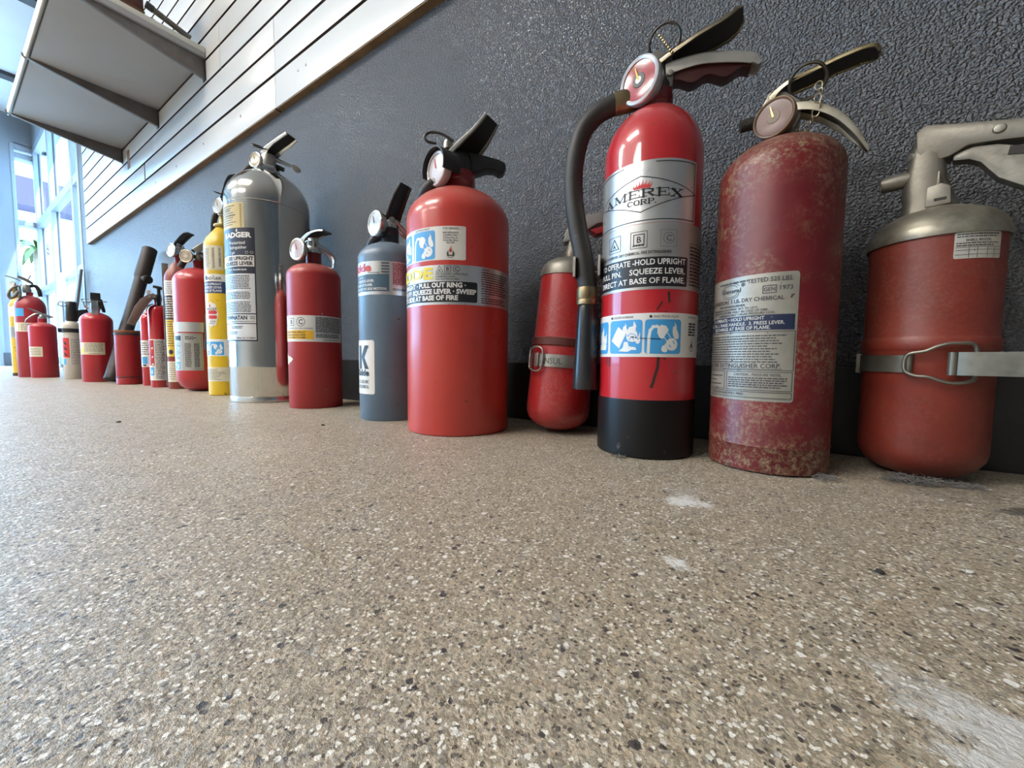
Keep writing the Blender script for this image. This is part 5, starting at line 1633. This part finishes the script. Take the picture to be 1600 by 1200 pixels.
# =================================================================== 10. red with silver band and rounded foot
def silver_band():
    R = 66.0
    o = ext(-1.530, 0.481, 'red round-bottomed extinguisher with a plain silver band and grey label')
    red = mat('band_red', (0.44, 0.022, 0.026), 0.36, var=0.12, vscale=7, coat=0.2, dust=0.4, dcol=(0.46, 0.16, 0.12))
    G().lathe([(0, 0.3), (22, 0.8), (42, 6), (56, 18), (63, 34), (R, 52), (R, 340)] + arc(0, 340, R, 49, 4, 72, 12) + [(15, 388)], 64).obj('cylinder', red, o)
    G().lathe([(15, 386), (14, 391), (13.5, 412), (0, 412)], 28).obj('neck_ring', mat('neck_red3', (0.26, 0.012, 0.016), 0.35), o)
    G().lathe([(12, 411), (13, 420), (11, 440), (0, 444)], 24, (4, 0, 0)).obj('valve_body', M_CAST, o)
    gauge(o, (-29, -16, 420), (-0.60, -0.80, 0.0), 19.5, mat('tan_dial', (0.40, 0.33, 0.24), 0.3, coat=0.5, var=0.25, vscale=60), mat('tan_rim', (0.45, 0.37, 0.26), 0.35, metal=0.4), mat('tan_hub', (0.5, 0.45, 0.38), 0.4), None, d=0.5, label='round gauge with tan dial')
    G().tube([(-24, -12, 420), (-4, 0, 426)], 6, 12).obj('gauge_stem', M_BLACK, o)
    G().channel([(-16, 446), (0, 462), (22, 482), (44, 496), (62, 500)], [13, 14, 14, 13, 11], [18, 18, 14, 10, 6], 1.8, v0=0, k=0.15).obj('squeeze_lever', M_CASTL, o, smooth=50)
    G().channel([(-6, 440), (14, 438), (40, 428), (60, 414)], [10, 11, 11, 9], [12, 10, 8, 5], 1.8, v0=0, k=0.15).obj('carry_handle', M_CASTL, o, smooth=50)
    G().tube([(-18, 6, 424), (-34, 10, 410), (-44, 16, 390)], 9, 12, smooth=3).obj('hose_stub', M_RUBBER, o)
    G().lathe([(13, 130), (14.5, 131), (9.5, 236), (7, 240), (0, 240)], 20, (19, -74, 0)).obj('nozzle', M_BLACK, o)
    G().tube([(19, -74, 238), (22, -72, 300), (34, -64, 360), (24, -30, 410), (8, -8, 428)], 6.5, 12, smooth=5).obj('hose', M_RUBBER, o)
    G().patch(R, -178, 178, 184, 214, 0, 1.2).obj('silver_band', mat('plain_silver', (0.60, 0.60, 0.59), 0.3, metal=0.8), o)
    l = G().patch(R, -80, 3, 66, 180, 3).obj('grey_label', M_SILVER2, o)
    r = R + 0.55
    g = G()
    g.wrect(r, -42, 0, 70, 176, 0.6)
    g.dashes(r, -38, -22, 76, 150, 26, 1.6, 81, 0.1)
    g.dashes(r, -16, -4, 76, 150, 26, 1.6, 82, 0.1)
    g.wp(r, [(-72, 158), (-48, 158), (-48, 172), (-72, 172)])
    g.dashes(r, -72, -50, 100, 152, 12, 2.0, 83, 0.5)
    g.dashes(r, -36, -6, 160, 172, 3, 2.4, 84, 0.5)
    g.obj('lettering', M_INK, l)
    G().patch(R + 0.27, -76, -54, 70, 92, 2, 0.12).obj('blue_square', M_BLUEINK, l)
    gw, g2 = G(), G()
    icon_plug(r, -75, -55, 71, 91, gw, g2)
    gw.obj('pictogram', M_WHITEINK, l)
silver_band()

# =================================================================== 11. slim brown-red one with bracket
def slim_label():
    R = 33.0
    o = ext(-1.665, 0.463, 'slim brownish red extinguisher covered in labels behind the silver-banded one')
    red = mat('brown_red', (0.27, 0.045, 0.03), 0.45, var=0.2, vscale=9, dust=0.8, dcol=(0.34, 0.2, 0.14))
    G().lathe([(0, 0.3), (R - 1.5, 0.3), (R, 2.5), (R, 366), (R - 1.5, 376), (R - 6, 388), (12, 416), (8, 420)], 48).obj('cylinder', red, o)
    G().lathe([(9, 418), (8.5, 424), (8, 450), (0, 450)], 20, (4, 0, 0)).obj('neck_ring', mat('neck_red4', (0.25, 0.012, 0.016), 0.35), o)
    G().lathe([(9, 449), (10, 456), (9, 484), (0, 488)], 18, (3, 0, 0)).obj('valve_body', M_CHROME2, o)
    gauge(o, (-11, -9, 458), (-0.86, -0.5, 0.0), 22, mat('silver_dial', (0.6, 0.63, 0.66), 0.15, coat=1.0), M_CHROME2, None, None, d=0.55, label='round gauge with silver dial')
    lever(o, 'squeeze_lever', [(0, 478), (8, 490), (20, 508), (32, 522), (40, 526)], [10, 12, 13, 13, 12], [6, 5, 5, 4, 4], M_BLACK, 1724, -0.8, 2)
    G().channel([(2, 474), (18, 474), (36, 462)], [8, 9, 8], [8, 7, 5], 1.6).obj('carry_handle', M_CHROME2, o, smooth=50)
    G().ring((8, -14, 474), (0.1, -0.6, 0.8), 13, 1.4).obj('pull_ring', M_STEEL, o)
    G().box(-38, -21, 18, 26, 8, 418).obj('wall_bracket', M_CASTL, o, bev=1.5)
    r = R + 0.5
    a = G().patch(R, -88, 80, 308, 356, 0).obj('upper_label', M_LABEL, o)
    G().dashes(r, -70, 20, 312, 352, 6, 3.0, 91, 0.4).obj('lettering', M_INKG, a)
    b = G().patch(R, -88, 80, 230, 307, 0).obj('dark_label', mat('label_black3', (0.03, 0.03, 0.035), 0.4), o)
    G().dashes(r, -70, 20, 234, 303, 9, 3.4, 92, 0.4).obj('lettering', M_LABELC, b)
    c = G().patch(R, -88, 80, 108, 229, 0).obj('yellow_label', mat('label_yellow', (0.62, 0.42, 0.03), 0.42), o)
    g = G().dashes(r, -70, 20, 140, 226, 11, 2.6, 93, 0.4)
    g.wdisc(r, -44, 123, 8)
    g.obj('lettering', M_INK, c)
    d = G().patch(R, -88, 80, 24, 92, 0).obj('paper_label', M_LABELC, o)
    G().dashes(r, -70, 20, 30, 88, 8, 2.0, 94, 0.5).obj('lettering', M_INKG, d)
slim_label()

# =================================================================== 12. two slim bright red ones
def slim_red():
    red = mat('bright_gloss_red', (0.48, 0.012, 0.022), 0.2, coat=0.6)
    R = 27.6
    o = ext(-1.787, 0.441, 'slim glossy red extinguisher with black T-shaped handle and ribbed horn')
    G().lathe([(0, 0.3), (R - 1.5, 0.3), (R, 2.5), (R, 262)] + arc(0, 262, R, 28, 4, 66, 10) + [(10, 289), (10, 302), (0, 302)], 48).obj('cylinder', red, o)
    G().lathe([(11, 300), (12, 306), (11, 322), (0, 324)], 20).obj('valve_body', M_STEEL, o)
    G().tube([(2, -14, 282), (3, -14, 306), (4, -14, 340)], [6, 5, 5.5], 12).obj('handle_stem', M_BLACK, o)
    G().tube([(-10, -14, 348), (6, -14, 345), (22, -14, 340)], [4.5, 5.5, 4], 10).obj('handle_bar', M_BLACK, o)
    hn = G()
    path = [(-6, 318), (-16, 312), (-32, 296), (-46, 270), (-58, 240), (-69, 214)]
    hn.sweep(path, [[(-w, -d), (-w, d), (w, d), (w, -d)] for w, d in ((10, 6), (12, 9), (13, 11), (13, 12), (12, 11), (10, 9))], v0=-16)
    h = hn.obj('horn', mat('ribbed_tan', (0.21, 0.15, 0.125), 0.5, var=0.2, vscale=60), o, bev=1.2)
    for i in range(9):
        f = i / 8
        a = Vector((-20, 0, 307)).lerp(Vector((-66, 0, 222)), f)
        G().box(-13.2, 13.2, -14.2, 14.2, -0.8, 0.8).obj('rib', MATS['ribbed_tan'], h).matrix_local = Matrix.Translation((a.x * 0.001, -0.016, a.z * 0.001)) @ Matrix.Rotation(math.radians(-28), 4, 'Y')
    G().lathe([(0, 3), (4, 2), (5, 0)], 12, (-8, -26, 312), (0, -1, 0)).obj('horn_bolt', M_CHROME2, h)
    G().lathe([(0, 3), (4, 2), (5, 0)], 12, (-20, -28, 312), (0, -1, 0)).obj('horn_bolt', M_CHROME2, h)
    G().plate([(-26, 318), (-20, 318), (-16, 330), (-21, 334), (-28, 330)], -20, -16).obj('lock_tab', mat('cream_tab', (0.55, 0.5, 0.42), 0.5), h, bev=0.6)
    r = R + 0.5
    l = G().patch(R, -88, 80, 25, 167, 0).obj('label', M_LABEL, o)
    G().patch(R + 0.26, -87, -32, 76, 164, 0, 0.12).obj('red_panel', M_REDINK, l)
    g = G()
    for z in (145, 115, 90):
        g.wl(r, [(-70, z + 8), (-58, z + 2), (-48, z - 6)], 3)
        g.wdisc(r, -50, z - 7, 3)
    g.dashes(r, -26, 30, 30, 163, 24, 2.2, 101, 0.35)
    g.obj('lettering', M_INK, l)
    G().patch(R + 0.27, -72, -36, 42, 70, 2, 0.12).obj('blue_square', M_BLUEINK, l)
    g = G()
    for z in (145, 115, 90):
        g.wdisc(r + 0.1, -44, z - 9, 3.2)
    g.wp(r, flame(-52, 47, 18, 8, r))
    g.obj('pictogram', M_WHITEINK, l)
    R = 24.8
    o = ext(-1.921, 0.447, 'short slim glossy red extinguisher tucked behind the ribbed horn')
    G().lathe([(0, 0.3), (R - 1.5, 0.3), (R, 2.5), (R, 240)] + arc(0, 240, R, 30, 4, 66, 10) + [(9, 269), (9, 278), (0, 278)], 40).obj('cylinder', red, o)
    G().lathe([(9, 277), (10, 282), (9, 296), (0, 298)], 16).obj('valve_body', M_STEEL, o)
    G().channel([(-6, 296), (6, 300), (24, 306)], [7, 8, 7], [6, 6, 4], 1.5).obj('squeeze_lever', M_BLACK, o, smooth=50)
    r = R + 0.5
    l = G().patch(R, -88, 80, 69, 166, 0).obj('label', M_LABEL, o)
    g = G().dashes(r, -70, 10, 112, 160, 6, 3.0, 111, 0.4)
    g.wp(r, [(-60, 72), (-30, 72), (-30, 78), (-60, 78)])
    g.obj('lettering', M_INK, l)
    G().patch(R + 0.26, -66, -20, 80, 106, 2, 0.12).obj('blue_square', M_BLUEINK, l)
slim_red()

# =================================================================== 13. open red can, leaning dark pipe
def can():
    R = 37.0
    o = ext(-2.05, 0.414, 'short open red metal can with a rusty rim', name='metal_can', cat='can', group=None)
    red = mat('can_red', (0.35, 0.018, 0.022), 0.42, var=0.2, vscale=12, spots=0.2, spcol=(0.1, 0.03, 0.02), spscale=60)
    G().lathe([(0, 0.3), (R - 1.5, 0.3), (R, 2), (R, 24), (R - 0.5, 25.5), (R, 27), (R, 192), (R - 1.6, 192), (R - 1.6, 10), (0, 10)], 56).obj('can_body', red, o)
    G().lathe([(R - 0.4, 26), (R + 0.7, 27), (R + 0.7, 30), (R - 0.4, 31)], 56).obj('lower_bead', mat('dark_bead', (0.06, 0.02, 0.018), 0.5), o)
    G().lathe([(R - 0.2, 186), (R + 1.1, 187), (R + 1.1, 195), (R - 0.2, 196)], 56).obj('upper_bead', mat('dark_rim', (0.03, 0.025, 0.025), 0.45), o)
    G().lathe([(R - 2.4, 190), (R + 0.4, 196), (R + 0.6, 203), (R - 1, 205), (R - 2.6, 203)], 56).obj('rusty_rim', mat('orange_rust', (0.26, 0.10, 0.035), 0.8, var=0.5, vscale=60, bump=0.5, bscale=200), o)
    p = empty('steel_pipe', (0, 0, 0), 0, 'long dark rusty pipe leaning against the wall with a side knob', 'pipe')
    M_PIPE = mat('rusty_pipe', (0.030, 0.022, 0.020), 0.55, var=0.4, vscale=8, wear=0.4, wcol=(0.10, 0.045, 0.028), wscale=10, metal=0.2)
    a, b = Vector((-2.205, 0.392, 0.012)), Vector((-2.42, 0.578, 0.600))
    d = (b - a).normalized()
    L_ = (b - a).length
    g = G(1)
    g.lathe([(0, 0), (0.0235, 0), (0.0245, 0.004), (0.0235, 0.02), (0.0235, L_ * 0.76)], 28, a, d)
    g.obj('pipe_body', M_PIPE, p)
    G(1).lathe([(0.0245, L_ * 0.755), (0.0275, L_ * 0.77), (0.0275, L_), (0.0225, L_), (0.0225, L_ * 0.80), (0, L_ * 0.80)], 28, a, d).obj('pipe_socket', M_PIPE, p)
    k = a + d * (L_ * 0.75)
    sd = Vector((0.93, 0.33, -0.1)).normalized()
    G(1).lathe([(0.016, 0.012), (0.016, 0.030), (0.019, 0.033), (0.019, 0.043), (0.014, 0.047), (0, 0.047)], 20, k, sd).obj('side_knob', M_PIPE, p)
can()

# =================================================================== 14. far group
def far_group():
    # red with strap, ring and black grip
    R = 49.0
    o = ext(-2.333, 0.379, 'red extinguisher with black grip and pull ring beside the leaning pipe')
    red = mat('far_red', (0.42, 0.016, 0.026), 0.34, var=0.1, vscale=8, coat=0.2, dust=0.3, dcol=(0.42, 0.12, 0.1))
    G().lathe([(0, 0.3), (R - 1.5, 0.3), (R, 2.5), (R, 250)] + arc(0, 250, R, 37, 4, 74, 10) + [(12, 287), (12, 300), (0, 300)], 52).obj('cylinder', red, o)
    G().lathe([(14, 298), (15, 306), (12, 332), (0, 334)], 20).obj('valve_body', M_STEEL, o)
    G().plate([(-12, 268), (8, 268), (8, 332), (-12, 332)], -36, -33).obj('steel_tongue', M_CHROME2, o, bev=0.6)
    G().box(-14, 16, -34, 8, 336, 364).obj('black_grip', M_BLACK, o, bev=3)
    G().tube([(14, -8, 340), (18, -4, 320), (22, 0, 302), (24, 4, 290)], [7, 6, 6, 5], 10).obj('hose_stub', M_RUBBER, o)
    G().ring((-26, -20, 330), (0.1, -0.5, 0.85), 13, 1.8).obj('pull_ring', M_STEEL, o)
    G().tube([(-34, -18, 326), (-30, -16, 306), (-20, -10, 300)], 3.5, 8).obj('bent_arm', M_CHROME2, o)
    G().tube([(-14, -30, 334), (34, -10, 332)], 1.6, 8).obj('cross_pin', M_STEEL, o)
    r = R + 0.5
    l = G().patch(R, -75, 25, 112, 161, 1).obj('label', M_LABELC, o)
    g = G().dashes(r, -48, 20, 124, 158, 6, 2.6, 121, 0.1)
    g.dashes(r, -30, 10, 114, 119, 1, 2.0, 122, 0.1)
    g.obj('lettering', M_INKG, l)
    G().patch(R + 0.26, -74, -52, 116, 138, 0, 0.12).obj('yellow_block', M_YELINK, l)
    # white one
    R = 30.5
    o = ext(-2.657, 0.352, 'small white extinguisher with black head and black strap')
    whi = mat('cream_white_paint', (0.52, 0.49, 0.43), 0.4, var=0.06)
    G().lathe([(0, 0.3), (R - 1.5, 0.3), (R, 2.5), (R, 238)] + arc(0, 238, R, 28, 4, 62, 10) + [(12, 264), (0, 264)], 40).obj('cylinder', whi, o)
    G().lathe([(17, 262), (20, 268), (20, 300), (18, 346), (15, 352), (0, 352)], 20, (3, 0, 0)).obj('valve_head', M_BLACK, o)
    G().plate([(8, 312), (52, 322), (58, 300), (50, 270), (14, 264)], -10, 10).obj('squeeze_lever', M_BLACK, o, bev=2)
    G().ring((-24, -6, 338), (0.2, -0.95, 0.1), 12, 1.8, flat=0.8).obj('pull_ring', M_STEEL, o)
    G().lathe([(R + 0.1, 211), (R + 1.8, 211), (R + 1.8, 229), (R + 0.1, 229)], 40).obj('strap', M_BLACK, o)
    G().box(-41, -28, -5, 5, 211, 229).obj('strap_clip', M_BLACK, o, bev=1)
    r = R + 0.5
    l = G().patch(R, -72, -18, 98, 186, 0).obj('red_panel', M_REDINK, o)
    g = G()
    for z in (165, 140, 114):
        g.wl(r, [(-58, z + 6), (-44, z), (-36, z - 8)], 4)
        g.wdisc(r, -48, z - 4, 4)
    g.obj('pictogram', M_INK, l)
    t = G().patch(R, -14, 50, 62, 186, 0).obj('text_label', whi, o)
    G().dashes(r, -10, 46, 66, 184, 16, 2.6, 131, 0.3).obj('lettering', M_INKG, t)
    b = G().patch(R, -70, -46, 66, 92, 0).obj('blue_mark', M_BLUEINK, o)
    # short red one in front
    R = 45.0
    o = ext(-2.918, 0.294, 'short red extinguisher with chrome scissor handle and a small cream label')
    G().lathe([(0, 0.3), (R - 1.5, 0.3), (R, 2.5), (R, 240)] + arc(0, 240, R, 24, 6, 66, 8) + [(14, 264), (14, 282), (0, 282)], 52).obj('cylinder', mat('far_red2', (0.40, 0.016, 0.03), 0.36, var=0.12, vscale=9, dust=0.5, dcol=(0.42, 0.25, 0.22)), o)
    G().lathe([(12, 280), (12, 292), (9, 300), (0, 302)], 18).obj('valve_body', M_CHROME2, o)
    G().channel([(28, 292), (14, 300), (-4, 312), (-22, 322), (-42, 330)][::-1], [6, 8, 9, 9, 8], [4, 7, 8, 8, 8], 1.8).obj('squeeze_lever', M_CHROME2, o, smooth=50)
    G().channel([(-52, 262), (-48, 276), (-36, 292), (-14, 308), (14, 304), (32, 296)], [8, 9, 8, 8, 9, 8], [4, 5, 6, 7, 8, 8], 1.8).obj('carry_handle', M_CHROME2, o, smooth=50)
    G().box(10, 36, -5, 5, 288, 296).obj('pivot_lug', M_STEEL, o, bev=1)
    l = G().patch(R, -78, -5, 100, 147, 0).obj('label', M_LABELC, o)
    G().dashes(R + 0.5, -68, -10, 106, 142, 5, 3.0, 141, 0.1).obj('lettering', M_INKG, l)
    # tall red behind it
    R = 51.0
    o = ext(-3.020, 0.270, 'tall red extinguisher with a heap of steel levers and a small blue label')
    G().lathe([(0, 0.3), (R - 1.5, 0.3), (R, 2.5), (R, 336)] + arc(0, 336, R, 62, 4, 76, 12) + [(12, 398), (12, 412), (0, 412)], 52).obj('cylinder', mat('far_red3', (0.33, 0.020, 0.030), 0.38, var=0.15, vscale=9, dust=0.5, dcol=(0.40, 0.22, 0.20)), o)
    G().lathe([(14, 410), (16, 420), (12, 446), (0, 450)], 18, (-8, 0, 0)).obj('valve_body', M_STEEL, o)
    G().channel([(-68, 482), (-52, 478), (-36, 472), (-22, 464)], [7, 8, 8, 7], [5, 5, 5, 5], 1.8, v0=-6).obj('squeeze_lever', M_CHROME2, o, smooth=50)
    G().channel([(-30, 488), (-14, 482), (4, 470), (16, 458)], [12, 14, 14, 10], [10, 12, 12, 8], 2, v0=4).obj('carry_handle', M_CAST, o, smooth=50)
    gauge(o, (-50, -8, 444), (-0.75, -0.65, 0.1), 13, mat('far_dial', (0.45, 0.43, 0.42), 0.3), M_STEEL, None, None)
    G().tube([(-34, -12, 438), (-52, -16, 422), (-62, -18, 396), (-58, -18, 376), (-46, -16, 384), (-34, -12, 410)], 6, 10, smooth=4).obj('loop_handle', M_CASTL, o)
    G().channel([(-24, 434), (-22, 410), (-24, 386), (-30, 362)], [9, 11, 11, 9], [6, 8, 8, 5], 1.8, v0=-24).obj('steel_tongue', M_CASTL, o, smooth=50)
    G().tube([(0, 0, 440), (18, 4, 446), (30, 6, 428), (34, 8, 396)], 7.5, 12, smooth=4).obj('hose', M_RUBBER, o)
    G().tube([(-2, -4, 470), (8, -4, 496)], 2.6, 8).obj('pin', M_STEEL, o)
    G().patch(R, -62, -24, 292, 330, 0).obj('blue_label', M_BLUEINK, o)
    l = G().patch(R, -88, 60, 219, 262, 0).obj('label_band', M_LABELC, o)
    g = G().dashes(R + 0.5, -40, 10, 224, 258, 4, 3.4, 151, 0.3)
    g.wrect(R + 0.5, -78, -48, 224, 258, 1.0)
    g.obj('lettering', M_INKG, l)
    # yellow one at the far end
    R = 27.0
    o = ext(-3.208, 0.243, 'narrow worn yellow extinguisher at the far window end of the row')
    G().lathe([(0, 14), (R, 14), (R, 350), (R - 2, 364), (12, 396), (9, 398), (9, 420), (0, 420)], 40).obj('cylinder', mat('worn_yellow', (0.58, 0.40, 0.03), 0.42, spots=0.5, spcol=(0.06, 0.04, 0.03), spscale=45, wear=0.1, wcol=(0.1, 0.06, 0.03)), o)
    G().lathe([(0, 0.3), (R - 0.5, 0.3), (R + 0.4, 2), (R + 0.4, 16), (R - 1, 16)], 40).obj('foot_ring', mat('dark_foot', (0.05, 0.035, 0.025), 0.6), o)
    G().lathe([(11, 418), (12, 430), (9, 450), (0, 452)], 16, (-2, 0, 0)).obj('valve_body', M_BRASS, o)
    G().channel([(-8, 448), (4, 458), (22, 468)], [7, 8, 7], [6, 6, 4], 1.6).obj('squeeze_lever', M_STEEL, o, smooth=50)
    G().patch(R, -88, 60, 300, 352, 0).obj('white_label', M_LABEL, o)
    l = G().patch(R, -88, 60, 192, 250, 0).obj('grey_label', M_SILVER2, o)
    G().dashes(R + 0.5, -70, 20, 198, 246, 6, 3.2, 161, 0.3).obj('lettering', M_INKG, l)
far_group()

# =================================================================== small litter on the slab
M_LINT = mat('grey_lint', (0.16, 0.15, 0.14), 0.9)
def lint(name, x, y, r, h, n, seed, label):
    R_ = random.Random(seed)
    g = G(1)
    for i in range(n):
        a = R_.uniform(0, 2 * PI)
        q = r * math.sqrt(R_.random())
        p = Vector((q * math.cos(a) * 1.4, q * math.sin(a) * 0.7, R_.uniform(0.0006, h)))
        dr = Vector((R_.uniform(-1, 1), R_.uniform(-1, 1), R_.uniform(-0.4, 0.5))) * r * 0.5
        cv = Vector((R_.uniform(-1, 1), R_.uniform(-1, 1), R_.uniform(-0.2, 0.5))) * r * 0.35
        pts = []
        for k in range(5):
            t = k / 4 - 0.5
            v = p + dr * t * 2 + cv * (0.25 - t * t) * 2
            v.z = max(0.0005, v.z)
            pts.append(v)
        g.tube(pts, 0.00022, 4)
    o = g.obj(name, M_LINT, kind='stuff')
    o.location = (x, y, 0)
    return tag(o, label, 'lint')
lint('dust_lint', 0.112, 0.498, 0.014, 0.006, 170, 5, 'grey lint clump in front of the cartridge extinguisher with wire latch')
lint('dust_lint', 0.148, 0.506, 0.010, 0.004, 80, 6, 'smaller lint tuft under the wire-latched extinguisher on its right')
lint('dust_lint', 0.046, 0.462, 0.008, 0.005, 60, 8, 'wispy lint at the foot of the dark weathered red extinguisher')
lint('dust_lint', -0.139, 0.428, 0.006, 0.003, 45, 9, 'tiny lint tuft against the black boot')
M_CRUMB = mat('dark_crumb', (0.03, 0.027, 0.025), 0.8)
M_CRUMBL = mat('pale_crumb', (0.55, 0.53, 0.48), 0.8)
def crumb(name, x, y, s, seed, m, label, flat=0.5):
    R_ = random.Random(seed)
    bm = bmesh.new()
    bmesh.ops.create_icosphere(bm, subdivisions=2, radius=1.0)
    for v in bm.verts:
        v.co *= R_.uniform(0.7, 1.15)
        v.co.z = max(v.co.z * flat, -0.35 * flat) + 0.35 * flat
        v.co *= s
    me = bpy.data.meshes.new(name)
    bm.to_mesh(me)
    bm.free()
    me.materials.append(m)
    o = bpy.data.objects.new(name, me)
    COL.objects.link(o)
    o.location = (x, y, 0.0002)
    return tag(o, label, 'crumb')
crumb('dirt_crumb', 0.052, 0.272, 0.0022, 1, M_CRUMB, 'dark crumb on the floor below the weathered red extinguisher')
crumb('dirt_crumb', -0.599, 0.345, 0.0032, 2, M_CRUMB, 'dark crumb on the floor in front of the matt red extinguisher')
crumb('dirt_crumb', -0.888, 0.163, 0.0034, 3, M_CRUMB, 'dark crumb alone on the bare floor at left')
crumb('dirt_crumb', 0.092, 0.30, 0.0018, 4, M_CRUMBL, 'pale crumb on the floor right of the dark crumb')
crumb('dirt_crumb', -0.345, 0.458, 0.0022, 5, M_CRUMB, 'dark speck of dirt at the foot of the large orange-red extinguisher')
crumb('dirt_crumb', -0.262, 0.468, 0.0024, 6, M_CRUMBL, 'pale crumb in front of the small leaning cartridge extinguisher')

# put each of these things' origin at its own base
for nm, base in (('metal_tube', (-1.7475, 0.55, 1.2145)), ('steel_pipe', (-2.205, 0.392, 0.0)), ('wire_hook', (-1.75, 0.48, 1.2145))):
    e = bpy.data.objects[nm]
    for ch in e.children:
        ch.data.transform(Matrix.Translation(-Vector(base)))
    e.location = base
